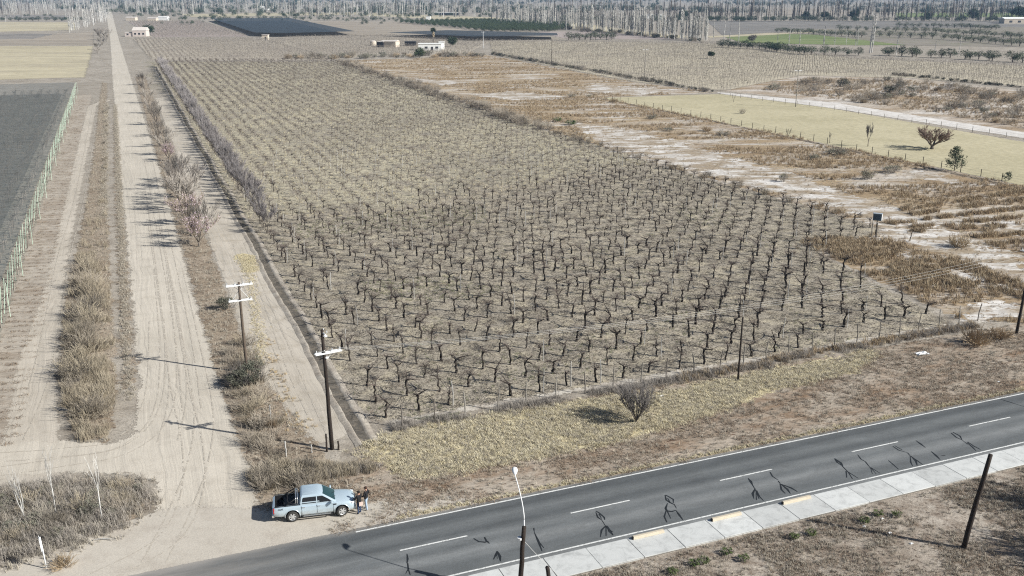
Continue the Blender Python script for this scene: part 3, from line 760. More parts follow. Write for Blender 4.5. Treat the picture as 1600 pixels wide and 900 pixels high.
# ================================================================== plants
MINR = [0.013]
def rv(r, s=1.0):
    return Vector((r.uniform(-1, 1), r.uniform(-1, 1), r.uniform(-1, 1))) * s
def grow(r, twigs, p, d, ln, rad, lev, lv, kids, spread, upb, trunk=None, sides=4, segs=3, shrink=0.66):
    """recursive limb; wood of the first levels goes to trunk, the rest to twigs"""
    pts, rr = [Vector(p)], [rad]
    q = Vector(p); dd = Vector(d).normalized()
    for i in range(segs):
        dd = (dd + rv(r, 0.16) + Vector((0, 0, upb * 0.12))).normalized()
        q = q + dd * (ln / segs)
        pts.append(q.copy()); rr.append(rad * (1 - 0.45 * (i + 1) / segs))
    tgt = trunk if (trunk is not None and lev <= 1) else twigs
    tgt.tube(pts, rr, sides if lev <= 1 else 3, cap=False)
    if lev >= lv: return
    k = kids[min(lev, len(kids) - 1)]
    for i in range(k):
        t = 0.45 + 0.55 * (i + 1) / k if lev > 0 else 0.55 + 0.45 * (i + 1) / k
        idx = min(int(t * segs), segs)
        b = pts[idx]
        nd = (dd + rv(r, spread) + Vector((0, 0, upb * 0.35))).normalized()
        grow(r, twigs, b, nd, ln * shrink * r.uniform(0.75, 1.2), max(rr[idx] * 0.62, MINR[0]), lev + 1, lv, kids, spread, upb, trunk, sides, max(segs - 1, 2), shrink)
def leaves(b, r, c, rad, n, size, sz=(1, 1, 1), mi=0, hollow=0.35):
    """leaf-sized faces through a volume"""
    for _ in range(n):
        while True:
            q = rv(r)
            if hollow < q.length < 1: break
        p = Vector(c) + Vector((q.x * rad * sz[0], q.y * rad * sz[1], q.z * rad * sz[2]))
        u = rv(r).normalized(); v = u.cross(rv(r)).normalized()
        s = size * r.uniform(0.6, 1.4)
        b.add([p - u * s, p + v * s * 0.45, p + u * s, p - v * s * 0.45], [(0, 1, 2, 3)], mi)
def clumpy(b, r, c, rad, nclump, nleaf, size, sz=(1, 1, 1), cr=0.42, mi=0):
    for _ in range(nclump):
        while True:
            q = rv(r)
            if 0.3 < q.length < 1: break
        cc = Vector(c) + Vector((q.x * rad * sz[0] * .8, q.y * rad * sz[1] * .8, q.z * rad * sz[2] * .8))
        leaves(b, r, cc, rad * cr * r.uniform(.7, 1.25), nleaf, size, (1, 1, .8), mi, 0.0)

def place(name, parts, loc, rz, s, label, cat, group=None, kind=None):
    """one thing: an empty with its parts (meshes shared between copies), or one mesh"""
    if len(parts) == 1:
        o = link(name, parts[0][1])
        o.location = loc; o.rotation_euler = (0, 0, rz)
        o.scale = (s,) * 3 if not hasattr(s, '__len__') else s
    else:
        o = empty(name, loc, rz, s)
        for nm, me in parts: link(nm, me, o)
    return tag(o, label, cat, group, kind)

# scatter of uncountable plants: geometry nodes on a point mesh
def proto(name, me):
    return bpy.data.objects.new(name, me)
def scatter(name, label, cat, pts, scl, protos, z=0.0, rz=None, zs=None):
    n = len(pts)
    me = bpy.data.meshes.new(name)
    me.vertices.add(n)
    co = np.zeros((n, 3), np.float32); co[:, :2] = pts[:, :2]; co[:, 2] = z
    me.vertices.foreach_set('co', co.ravel())
    for nm, dt, val in (('scl', 'FLOAT', np.asarray(scl, np.float32)), ('rz', 'FLOAT', (rng.random(n) * 6.283 if rz is None else rz).astype(np.float32)),
                        ('pi', 'INT', rng.integers(0, len(protos), n).astype(np.int32))):
        a = me.attributes.new(nm, dt, 'POINT'); a.data.foreach_set('value', val)
    o = link(name, me)
    ng = bpy.data.node_groups.new(name, 'GeometryNodeTree')
    ng.interface.new_socket('Geometry', in_out='INPUT', socket_type='NodeSocketGeometry')
    ng.interface.new_socket('Geometry', in_out='OUTPUT', socket_type='NodeSocketGeometry')
    gi, go = ng.nodes.new('NodeGroupInput'), ng.nodes.new('NodeGroupOutput')
    iop = ng.nodes.new('GeometryNodeInstanceOnPoints')
    jn = ng.nodes.new('GeometryNodeJoinGeometry')
    for p in protos:
        oi = ng.nodes.new('GeometryNodeObjectInfo')
        oi.inputs['Object'].default_value = p
        oi.inputs['As Instance'].default_value = True
        ng.links.new(oi.outputs['Geometry'], jn.inputs[0])
    def na(nm, dt):
        x = ng.nodes.new('GeometryNodeInputNamedAttribute'); x.data_type = dt; x.inputs['Name'].default_value = nm
        return x.outputs['Attribute']
    cx = ng.nodes.new('ShaderNodeCombineXYZ'); ng.links.new(na('rz', 'FLOAT'), cx.inputs['Z'])
    er = ng.nodes.new('FunctionNodeEulerToRotation'); ng.links.new(cx.outputs[0], er.inputs[0])
    ng.links.new(gi.outputs[0], iop.inputs['Points'])
    ng.links.new(jn.outputs[0], iop.inputs['Instance'])
    iop.inputs['Pick Instance'].default_value = True
    ng.links.new(na('pi', 'INT'), iop.inputs['Instance Index'])
    ng.links.new(er.outputs[0], iop.inputs['Rotation'])
    ng.links.new(na('scl', 'FLOAT'), iop.inputs['Scale'])
    ng.links.new(iop.outputs[0], go.inputs[0])
    md = o.modifiers.new('scatter', 'NODES'); md.node_group = ng
    return tag(o, label, cat, None, 'stuff')

# grass tufts -----------------------------------------------------------------
def tuft(seed, mat, n=16, h=0.3, lean=0.5, w=0.012, base=0.08):
    r = random.Random(seed); b = MB()
    for _ in range(n):
        a = r.uniform(0, 6.283); x, y = r.gauss(0, base), r.gauss(0, base)
        d = Vector((math.cos(a), math.sin(a), 0)); hh = h * r.uniform(0.5, 1.15); l = lean * hh * r.uniform(0.2, 1.3)
        s = Vector((-d.y, d.x, 0)) * w
        p0 = Vector((x, y, 0)); p1 = p0 + d * l * 0.35 + Vector((0, 0, hh * 0.65)); p2 = p0 + d * l + Vector((0, 0, hh))
        b.add([p0 - s, p0 + s, p1 + s * .8, p1 - s * .8, p2], [(0, 1, 2, 3), (3, 2, 4)])
    return b.mesh('tuft', mat)
T_straw = [proto('tuft', tuft(i, M['straw'], 18, 0.32, 0.8, 0.014, 0.10)) for i in range(4)]
T_mat = [proto('tuft', tuft(5 + i, M['straw'], 20, 0.16, 2.4, 0.016, 0.16)) for i in range(4)]
T_grey = [proto('tuft', tuft(10 + i, M['straw_grey'], 16, 0.30, 0.8, 0.012, 0.10)) for i in range(4)]
T_orange = [proto('tuft', tuft(20 + i, M['straw_orange'], 18, 0.28, 0.9, 0.014, 0.12)) for i in range(3)]
T_brown = [proto('tuft', tuft(30 + i, M['grass_brown'], 20, 0.55, 0.6, 0.016, 0.14)) for i in range(4)]
T_green = [proto('tuft', tuft(40 + i, M['grass_green'], 16, 0.2, 0.9, 0.014, 0.10)) for i in range(2)]
T_litter = [proto('tuft', tuft(50 + i, M['litter'], 14, 0.10, 2.2, 0.014, 0.16)) for i in range(3)]
T_tall = [proto('tuft', tuft(60 + i, M['twig_pale'], 26, 1.0, 0.6, 0.011, 0.16)) for i in range(4)]
def sticks(seed):
    r = random.Random(seed); b = MB()
    for _ in range(9):
        a = r.uniform(0, 6.283); l = r.uniform(.15, .5); c = Vector((r.gauss(0, .3), r.gauss(0, .3), r.uniform(.015, .07)))
        d = Vector((math.cos(a) * l, math.sin(a) * l, r.uniform(-.04, .1))); b.tube([c - d * .5, c + d * .2 + Vector((0, 0, .03)), c + d * .5], [.013, .012, .008], 3, cap=False)
    return b.mesh('sticks', M['dead_twig'])
T_stick = [proto('sticks', sticks(80 + i)) for i in range(5)]
T_wire = [proto('tuft', tuft(70 + i, M['twig_grey'], 24, 0.8, 0.9, 0.010, 0.16)) for i in range(3)]

def near_w(pts, d0=60.0, pw=1.2):
    """thin out with distance"""
    d = np.hypot(pts[:, 0], pts[:, 1])
    return rng.random(len(pts)) < np.clip((d0 / d) ** pw, 0, 1)

# yellow strip
p = rand_in(YELL, 30000)
p = p + rng.normal(0, .45, p.shape)
p = p[[fbm(x, y, 0.30) > -0.22 + .25 * rng.normal() for x, y in p]]
scatter('dry_grass', 'matted yellow dry grass in front of the vineyard', 'grass', p, rng.uniform(0.4, 1.0, len(p)), T_mat + T_mat + T_straw[:1] + T_grey[:1], 0.014)
p = np.vstack([rand_in(YELL, 2500), rand_in(VERGE, 9000)])
scatter('dry_grass', 'grey brown dry weeds on the paved road verge', 'grass', p, rng.uniform(0.3, 0.9, len(p)), T_grey, 0.01)
p = rand_in(VERGE, 16000)
p = p[[fbm(x, y, 0.3) > -0.1 for x, y in p]]
scatter('leaf_litter', 'reddish brown leaf litter on the paved road verge', 'litter', p, rng.uniform(0.5, 1.3, len(p)), T_litter, 0.012)
# short yellow fringe at the asphalt edge
us = rng.uniform(3, 70, 1800); vs = 36.5 + np.abs(rng.normal(0, 0.18, 1800))
p = np.array([RD(u, v)[:2] for u, v in zip(us, vs)])
scatter('grass_fringe', 'short yellow grass fringe along the asphalt edge', 'grass', p, rng.uniform(0.25, 0.6, len(p)), T_straw, 0.02)
# near right litter
q = np.array([RD(8, 28.4)[:2], RD(75, 28.4)[:2], RD(75, 19)[:2], RD(14, 19)[:2]])
p = rand_in(q, 26000)
k = np.array([fbm(x, y, 0.28) for x, y in p])
kk = k + rng.normal(0, .3, len(k)) > 0.1
scatter('leaf_litter', 'dry leaf litter on the ground behind the pavement', 'litter', p[kk], rng.uniform(0.4, 1.0, int(kk.sum())), T_litter, 0.01)
p2 = p[(k + rng.normal(0, .3, len(k)) > -0.1)][:12000]
scatter('dry_grass', 'pale dry grass on the ground behind the pavement', 'grass', p2, rng.uniform(0.3, 0.8, len(p2)), T_grey, 0.01)
# vineyard floor
p = rand_in(VINE, 210000)
p = p[near_w(p, 90, 1.1)]
k = np.array([fbm(x, y, 0.12) for x, y in p]); u = rng.random(len(p))
back = sdist(p, STRAWP) > -3
a = (~back & (u < 0.5)); b_ = (back & (u < 0.75))
scatter('dry_grass', 'grey dry weeds between the vines', 'grass', p[a], rng.uniform(0.2, 0.5, int(a.sum())), T_grey, 0.006)
scatter('dry_grass', 'straw yellow grass between the far vines', 'grass', p[b_], rng.uniform(0.4, 1.0, int(b_.sum())), T_straw[:2] + T_grey + T_grey[:2], 0.012)
c_ = (~back & (u > 0.5) & (u < 0.82))
scatter('leaf_litter', 'fallen leaf litter between the vines', 'litter', p[c_], rng.uniform(0.6, 1.3, int(c_.sum())), T_stick + T_litter[:1], 0.006)
c_ = (~back & (u > 0.82) & (k > 0.22))
gp = [rand_in(PX(q), n_) for q, n_ in (([(455, 350), (620, 330), (760, 320), (760, 350), (600, 362), (470, 372)], 900), ([(560, 440), (700, 430), (790, 450), (740, 470), (580, 470)], 500),
      ([(1060, 320), (1180, 330), (1130, 360), (1040, 345)], 200), ([(640, 655), (720, 645), (700, 660)], 120))]
gp = np.vstack([p[c_]] + gp)
scatter('green_weeds', 'low green weeds in patches between the vines', 'grass', gp, rng.uniform(0.4, 0.9, len(gp)), T_green, 0.008)

# dead brush along the front fence
us = rng.uniform(4, 66, 1500); p = np.array([RD(u, 47.0 + .5 * (u > 40) + v)[:2] for u, v in zip(us, rng.normal(0, .35, 1500))])
p = p[[mnoise.noise(Vector((x * .25, y * .25, 1))) > -.15 for x, y in p]]
scatter('dead_brush', 'grey dead brush heaped along the front fence of the vineyard', 'brush', p, rng.uniform(.4, .85, len(p)), T_wire, .01)
us = rng.uniform(30, 66, 500); p = np.array([RD(u, 47.2 + .5 * (u > 40) + v)[:2] for u, v in zip(us, rng.normal(0, .3, 500))])
scatter('brown_grass', 'rusty grass along the right end of the front fence', 'grass', p, rng.uniform(.5, 1.0, len(p)), T_brown, .01)
# vines -----------------------------------------------------------------------
def vine(seed, cane=True, bark='bark_vine', thick=1.0):
    r = random.Random(seed); b = MB()
    h = r.uniform(1.2, 1.6)
    lean = Vector((r.uniform(-.17, .17), r.uniform(-.17, .17), 0))
    pts, rr = [], []
    for i in range(6):
        t = i / 5
        pts.append(Vector((0, 0, h * t)) + lean * (t ** 1.4) * 1.2 + Vector((r.uniform(-.09, .09), r.uniform(-.09, .09), 0)) * (t > 0))
        rr.append(0.092 - 0.022 * t + (0.035 if i in (0, 5) else 0) + r.uniform(-.015, .02))
    pts[0].z = -0.05
    b.tube([q + Vector((0, .05 + .03 * math.sin(4 * q.z + seed), 0)) for q in pts], [q * thick for q in rr], 6)
    b.tube([q + Vector((.03 * math.sin(5 * q.z), -.07 - .03 * math.sin(4 * q.z + seed), 0)) for q in pts], [q * thick * .85 for q in rr], 5)
    top = pts[-1]
    for k in range(r.choice((3, 3, 4, 5))):
        a = (math.pi / 2 if k % 2 else -math.pi / 2) + r.gauss(0, .55); ln = r.uniform(0.3, 1.0)
        d = Vector((math.cos(a), math.sin(a), r.uniform(0.1, 0.7)))
        m1 = top + d * ln * 0.5 + rv(r, .06); m2 = top + d * ln + Vector((0, 0, r.uniform(-.1, .18)))
        b.tube([top, m1, m2], [0.068, 0.05, 0.032], 5)
        if cane:
            for _ in range(r.randint(7, 12)):
                e = m2 if r.random() < .6 else m1
                d2 = (Vector((r.uniform(-1, 1), r.uniform(-1, 1), r.uniform(-.25, .7)))).normalized()
                l2 = r.uniform(0.4, 1.3)
                b.tube([e, e + d2 * l2 * .5 + Vector((0, 0, .06)), e + d2 * l2 + Vector((0, 0, -.12))], [0.013, 0.011, 0.008], 3, 1, cap=False)
    return b.mesh('grapevine', [M[bark], M['cane']])
VM = [vine(100 + i, True, 'bark_vine', .86) for i in range(24)]
VP = [proto('grapevine', vine(160 + i, True, 'bark_vine', .7)) for i in range(14)]
allv = []
for i in range(0, 140):
    for j in range(-7, 28):
        x, y = lattice(71.1 + 3.37 * i, 34.0 + 2.78 * j)
        allv.append((x + rng.normal(0, .10), y + rng.normal(0, .13), i, j))
allv = np.array(allv)
allv = allv[(sdist(allv[:, :2], VINE) > 0.4)]
allv = allv[rng.random(len(allv)) > 0.06]
pxs = np.array([to_px((x, y, 0.8)) for x, y in allv[:, :2]])
inf = (pxs[:, 0] > 0) & (pxs[:, 0] < 1600)
allv = allv[inf]
order = np.argsort(np.hypot(allv[:, 0], allv[:, 1]))
near = allv[order[:300]]; rest = allv[order[300:], :2]
allv_ij = allv[:, 2:].astype(int); allv = allv[:, :2]
used_rows = sorted(set(allv_ij[:, 0]))
for x, y, ri, rj in near:
    row = used_rows.index(int(ri)) + 1; rank = int(((allv_ij[:, 0] == int(ri)) & (allv_ij[:, 1] <= int(rj))).sum())
    k = random.randrange(24)
    place('grapevine', [('vine', VM[k])], (x, y, 0.0), TB - math.pi / 2 + random.gauss(0, .3) + random.choice((0, math.pi)), (random.uniform(.8, 1.2),) * 2 + (random.uniform(.75, 1.15),),
          'gnarled black grapevine, %s from the ditch in the %s row behind the front fence' % (nth(rank), nth(row)), 'grapevine', 'grapevines of the large vineyard')
bk = sdist(rest, STRAWP) > rng.normal(0, 5, len(rest))
scatter('grapevines', 'dark leafless grapevines filling the middle of the large vineyard', 'vines', rest[~bk], rng.uniform(.72, 1.0, int((~bk).sum())), VP, rz=TB - math.pi / 2 + rng.normal(0, .3, int((~bk).sum())) + math.pi * rng.integers(0, 2, int((~bk).sum())))
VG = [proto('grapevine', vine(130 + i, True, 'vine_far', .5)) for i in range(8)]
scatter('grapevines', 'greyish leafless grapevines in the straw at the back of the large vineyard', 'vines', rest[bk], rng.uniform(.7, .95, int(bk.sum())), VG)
def small_vine(seed, mat):
    r = random.Random(seed); b = MB()
    h = r.uniform(1.1, 1.5)
    b.tube([(0, 0, 0), (r.uniform(-.1, .1), r.uniform(-.1, .1), h)], [.055, .045], 4, cap=False)
    for k in range(4):
        a = r.uniform(0, 6.28); l = r.uniform(.5, 1.0)
        b.tube([(0, 0, h), (math.cos(a) * l, math.sin(a) * l, h + r.uniform(-.1, .6))], [.035, .015], 3, cap=False)
    return b.mesh('grapevine', mat)
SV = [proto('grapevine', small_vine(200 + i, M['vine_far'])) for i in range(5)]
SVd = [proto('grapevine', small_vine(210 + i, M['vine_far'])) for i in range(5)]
def fill_rows(poly, ang, dr, dc, jit=0.15):
    lo, hi = poly.min(0), poly.max(0); c = (lo + hi) / 2; ext = np.hypot(*(hi - lo)) / 2
    a = np.arange(-ext, ext, dc); b = np.arange(-ext, ext, dr)
    A, B = np.meshgrid(a, b); A = A.ravel(); B = B.ravel()
    pts = np.stack([c[0] + A * math.cos(ang) - B * math.sin(ang), c[1] + A * math.sin(ang) + B * math.cos(ang)], 1) + rng.normal(0, jit, (len(A), 2))
    return pts[inside(pts, poly)]
for q, ang, dr, dc, pr, lab in ((far_list[5][1], TB, 2.6, 2.2, SV, 'leafless vines of the block behind the large vineyard'),
                                (far_list[6][1], TB, 2.6, 2.4, SVd, 'leafless vines of the pinkish block behind the pink house'),
                                (far_list[7][1], TB, 2.6, 2.4, SV, 'leafless vines of the block around the white house'),
                                (far_list[9][1], R_(100), 2.5, 2.5, SVd, 'leafless vines of the wide pale vineyard')):
    pts = fill_rows(PX(q), ang, dr, dc)
    scatter('grapevines', lab, 'vines', pts, rng.uniform(.9, 1.25, len(pts)), pr)
pts = fill_rows(NET, TB, 2.6, 1.4, 0.12)
pts = pts[near_w(pts, 170, 0.8)]
scatter('grapevines', 'leafless vines under the grey vineyard net', 'vines', pts, rng.uniform(1.1, 1.5, len(pts)), SVd)

# trellis wires over the front rows
b = MB()
for i in range(0, 16):
    a = 71.1 + 3.37 * i
    q = [lattice(a, v) for v in np.arange(17, 104, 5.56)]; q = [c for c in q if sdist(np.array([c]), VINE)[0] > 0]
    b.tube([(x, y, 1.62 + .05 * math.sin(k * 1.7 + i)) for k, (x, y) in enumerate(q)], .005, 3, cap=False)
for j in range(-6, 18):
    v = 34.0 + 2.78 * j
    q = [lattice(a, v) for a in np.arange(71, 130, 6.74)]; q = [c for c in q if sdist(np.array([c]), VINE)[0] > 0]
    b.tube([(x, y, 1.58 + .05 * math.sin(k * 1.3 + j)) for k, (x, y) in enumerate(q)], .005, 3, cap=False)
tag(b.obj('trellis_wires', plain('old_wire', (.26, .25, .24), .6)), 'thin steel trellis wires strung over the front rows of vines', 'wires', None, 'stuff')
# vineyard posts ----------------------------------------------------------------
def post_mesh(name, h, r, mat, n=6, seed=0, lean=0.05):
    rr = random.Random(seed); b = MB()
    b.tube([(0, 0, -.2), (rr.uniform(-lean, lean) * h * .5, 0, h * .5), (rr.uniform(-lean, lean) * h, rr.uniform(-lean, lean) * h, h)], [r, r * .95, r * .85], n)
    return b.mesh(name, mat)
PP = [post_mesh('post', 2.15, 0.045, M['post_pale'], 5, i) for i in range(4)]
PW = [post_mesh('post', 2.0, 0.06, M['wood_grey'], 6, 20 + i, .08) for i in range(4)]
for i, v in enumerate(np.arange(18.0, 82, 2.78)):            # front row of fence posts
    x, y = lattice(68.6 + 0.03 * (v - 18) + rng.normal(0, .12), v)
    place('fence_post', [('post', PW[i % 4])], (x, y, 0), random.uniform(0, 6), 1.0, 'grey wooden post in the vineyard front fence, %s from the ditch' % nth(i + 1), 'post', 'front fence posts of the large vineyard')
cand = allv[(np.hypot(allv[:, 0], allv[:, 1]) < 210)]
cand = cand[rng.permutation(len(cand))[:150]]
for i, (x, y) in enumerate(cand):
    place('trellis_post', [('post', PP[i % 4])], (x + .35, y - .25, 0), random.uniform(0, 6), random.uniform(.85, 1.1), 'thin pale trellis stake standing next to a vine in the large vineyard', 'post', 'trellis stakes of the large vineyard')
PG = [post_mesh('post', 4.1, 0.042, M['post_green'], 6, 40 + i, .01) for i in range(3)]
PGa = [post_mesh('post', 3.9, 0.04, M['post_green'], 6, 50 + i, .01) for i in range(3)]
for i, u in enumerate(np.arange(57, 284, 2.65)):
    o = place('net_post', [('post', PG[i % 3])], DR(u, -16.9), 0, 1.0, 'slanted pale green pole of the vineyard net, %s from the paved road end' % nth(i + 1), 'post', 'pale green net poles')
    o.rotation_euler = (random.uniform(-.02, .02), R_(8) + random.uniform(-.03, .03), 0)
    if i % 5 == 0:
        o = place('anchor_pole', [('post', PGa[i % 3])], DR(u + 1.2, -16.2), 0, 1.0, 'upright pale green pole outside the slanted ones, %s from the paved road end' % nth(i // 5 + 1), 'post', 'upright pale green net poles')
        o.rotation_euler = (0, R_(1), 0)

# shrubs ------------------------------------------------------------------------
def bush(seed, twig_mat, leaf_mat=None, h=1.5, n=34, spread=0.9, nleaf=0, lsize=0.06, lev=2):
    r = random.Random(seed); t = MB()
    for _ in range(n):
        a = r.uniform(0, 6.283); el = r.uniform(0.35, 1.45)
        d = Vector((math.cos(a) * math.cos(el), math.sin(a) * math.cos(el), math.sin(el)))
        b0 = Vector((math.cos(a), math.sin(a), 0)) * r.uniform(0, .3) * h * spread
        grow(r, t, b0, d, h * r.uniform(.45, .7), 0.016 * h ** .5, 1, lev + 1 if lev > 1 else 2, [3, 3, 2], .55, .4, None, 3, 2, .62)
    parts = [('stems', t.mesh('stems', twig_mat))]
    if nleaf:
        l = MB()
        clumpy(l, r, (0, 0, h * .52), h * .62, 22, nleaf // 22, lsize, (1.05 * spread + .1, 1.05 * spread + .1, .75), .34)
        parts.append(('foliage', l.mesh('foliage', leaf_mat)))
    return parts
B_pale = [bush(300 + i, M['twig_pale'], None, 1.4, 30) for i in range(4)]
B_grey = [bush(310 + i, M['twig_grey'], M['leaf_grey'], 1.5, 22, 1.0, 900, .06) for i in range(4)]
B_bare = [bush(320 + i, M['twig_tan'], None, 1.7, 34) for i in range(4)]
B_dark = [bush(330 + i, M['twig_dark'], M['leaf_dull'], 1.6, 18, .9, 1400, .07) for i in range(3)]
B_brown = [bush(340 + i, M['grass_brown'], None, 1.0, 60, 1.1) for i in range(3)]
B_green = [bush(350 + i, M['twig_grey'], M['leaf_green'], .8, 14, 1.3, 700, .06) for i in range(2)]
def shrub(px, py, h, kind, label, group=None, sx=1.0, base=1.5, dz=0.0):
    p = G(px, py)
    parts = kind[random.randrange(len(kind))]
    s = h / base
    return place('shrub', parts, (p.x, p.y, dz), random.uniform(0, 6.28), (s * sx, s * sx, s), label, 'shrub', group)
# left verge, between track and dirt road
for i in range(46):
    u = 58 + 44 * (i / 46) ** 1.1 + rng.normal(0, .8)
    v = -8.9 + rng.normal(0, .6) + (0.5 if u < 62 else 0)
    k = (B_pale if rng.random() < .6 else B_bare)[random.randrange(4)]
    s = rng.uniform(.6, 1.25)
    place('shrub', k, DR(u, v), random.uniform(0, 6), (s * 1.2, s * 1.2, s * 1.15), 'pale leafless shrub in the row between the track and the dirt road', 'shrub', 'dry shrubs left of the dirt road')
q = np.array([DR(u, v)[:2] for u, v in zip(rng.uniform(122, 245, 40), -7.6 + rng.normal(0, .35, 40))])
scatter('small_shrubs', 'small dry shrubs on the far weedy strip left of the dirt road', 'shrubs', q, rng.uniform(.25, .55, 40), [proto('shrub', k[0][1]) for k in B_pale + B_bare])
q = np.array([DR(u, v)[:2] for u, v in zip(rng.uniform(54, 125, 10), -9.2 + rng.normal(0, .9, 10))])
q = rand_in(LVERGE, 9000); q = q[near_w(q, 92, 5.0)]; q = q[[fbm(x, y, .4) > .02 for x, y in q]]
scatter('tall_dry_grass', 'tall pale dry grass on the strip left of the dirt road', 'grass', q, rng.uniform(.4, 1.15, len(q)), T_tall, .02)
q = np.array([DR(u, v)[:2] for u, v in zip(rng.uniform(54, 125, 3000), -7.4 + rng.normal(0, .7, 3000))])
q = rand_in(LVERGE, 4000)
scatter('dry_grass', 'low grey weeds along the left of the dirt road', 'grass', q, rng.uniform(.3, .85, len(q)), T_grey, .02)
q = np.array([DR(u, v)[:2] for u, v in zip(rng.uniform(60, 250, 3600), -5.2 + rng.normal(0, .28, 3600))] + [DR(u, v)[:2] for u, v in zip(rng.uniform(120, 255, 1800), -7.5 + rng.normal(0, .4, 1800))])
scatter('dry_grass', 'thin brown weeds along the edge of the dirt road', 'grass', q, rng.uniform(.4, 1.0, len(q)), T_grey, .02)
# furrowed strip weeds: short dark rows
ru = np.repeat(np.arange(58, 270, 1.3), 13)
q = np.array([(DR(u, -14.6)[:2] + np.array([math.cos(.12), math.sin(.12)]) * s) for u, s in zip(ru + rng.normal(0, .12, len(ru)), rng.uniform(-2.2, 1.6, len(ru)))])
q = q[near_w(q, 105, 1.0)]
scatter('leaf_litter', 'dark litter in the furrows beside the net poles', 'litter', q, rng.uniform(.6, 1.4, len(q)), T_litter, .01)
# right verge
for i in range(44):
    u = 41 + 26 * (i / 44) + rng.normal(0, .6); v = rng.uniform(2.8, 5.6)
    k = (B_bare + B_pale)[random.randrange(8)]
    s = rng.uniform(.4, .85)
    place('shrub', k, DR(u, v), random.uniform(0, 6), (s * 1.1, s * 1.1, s), 'tan leafless shrub on the verge between dirt road and wooden poles', 'shrub', 'shrubs on the right verge of the dirt road')
for px, py, h, k, lab in ((392, 600, 2.0, B_dark, 'dense dark shrub at the foot of the pole with two crossarms'), (374, 606, 1.7, B_dark, 'dark grey green shrub on the road edge casting a long shadow over the dirt road'),
                          (352, 484, 1.5, B_dark, 'round dark shrub standing alone at the dirt road edge'), (402, 575, 1.3, B_grey, 'grey green shrub behind the pole with two crossarms'),
                          (405, 672, 1.0, B_bare, 'dark tangled bush near the small pale post'), (425, 668, .9, B_brown, 'yellowish bush beside the canal track mouth')):
    shrub(px, py, h, k, lab)
q = rand_in(RVERGE, 9000); q = q[near_w(q, 80, 1.0)]
scatter('dry_grass', 'brown weeds and litter on the right verge of the dirt road', 'grass', q, rng.uniform(.4, 1.1, len(q)), T_grey + T_litter, .022)
q = np.vstack([rand_in(YS, 1500), rand_in(PX([(384, 425), (394, 425), (404, 480), (416, 560), (404, 565), (394, 490)]), 900)]); q = q + rng.normal(0, .3, q.shape)
scatter('dry_grass', 'short yellow grass beside the canal track', 'grass', q, rng.uniform(.2, .5, len(q)), T_straw, .027)
q = np.array([DR(u, v)[:2] for u, v in zip(rng.uniform(48, 66, 330), 6.9 + rng.normal(0, .55, 330))])
q = q[[fbm(x, y, .4) > -.05 for x, y in q]]
scatter('dry_grass', 'orange grass clumps beside the canal track mouth', 'grass', q, rng.uniform(.3, .8, len(q)), T_orange + T_grey[:2], .02)
# reeds before the pickup
q = rand_in(PX([(388, 742), (440, 724), (520, 728), (600, 728), (580, 740), (520, 748), (450, 763), (392, 765)]), 900)
scatter('tall_dry_grass', 'tall grey dry weeds behind the parked pickup', 'grass', q, rng.uniform(.35, .8, len(q)), T_tall + T_wire, .01)
for i in range(16):
    px = 392 + 100 * rng.random(); py = 735 + 22 * rng.random()
    shrub(px, py, rng.uniform(.8, 1.5), B_pale + B_bare, 'pale brushy shrub on the corner behind the pickup', 'brushy shrubs behind the pickup')
# bush island bottom left
for i in range(44):
    a = rand_in(PX([(-20, 785), (60, 772), (170, 757), (222, 764), (224, 786), (178, 822), (90, 846), (-20, 858)]), 1)[0]
    k = (B_grey + B_bare + B_pale)[random.randrange(12)]; s = rng.uniform(.38, .8)
    place('shrub', k, (a[0], a[1], .02), random.uniform(0, 6), (s * 1.15, s * 1.15, s), 'twiggy shrub in the thicket by the road junction', 'shrub', 'thicket shrubs by the junction')
q = rand_in(PX([(-30, 768), (90, 757), (170, 748), (225, 756), (232, 785), (186, 830), (100, 862), (20, 885), (-60, 895)]), 3000)
q = q + rng.normal(0, .5, q.shape)
scatter('dry_grass', 'dry weeds under the thicket by the junction', 'grass', q, rng.uniform(.4, 1.2, len(q)), T_grey + T_wire[:1], .028)
shrub(100, 886, .7, B_brown, 'low brown shrub beside the white road sign', base=1.0, sx=1.2)

# right waste field --------------------------------------------------------------
p = rand_in(BROWN, 60000)
p = p[near_w(p, 130, 0.9)]
sal = np.zeros(len(p), bool)
for sp in salt_polys: sal |= sdist(p, PX(sp)) > -0.6
k = np.array([fbm(x * .35, y, .10) for x, y in p])
k2 = np.array([mnoise.noise(Vector((x * .02, y * .16, 9))) for x, y in p])
sel = (~sal) & (k + .6 * k2 > -0.08)
scatter('brown_grass', 'clumps of rusty brown grass on the waste field', 'grass', p[sel], rng.uniform(.55, 1.4, int(sel.sum())), T_brown, .01)
sel = (~sal) & (k + .6 * k2 <= -0.08) & (rng.random(len(p)) < .35)
scatter('dry_grass', 'thin yellow grass on the waste field', 'grass', p[sel], rng.uniform(.4, 1.0, int(sel.sum())), T_straw + T_grey, .01)
sel = sal & (rng.random(len(p)) < .30) & (k + .6 * k2 > -.15)
scatter('dry_grass', 'scattered tufts on the salt crust', 'grass', p[sel], rng.uniform(.4, .9, int(sel.sum())), T_brown[:2] + T_grey, .015)
rows = []
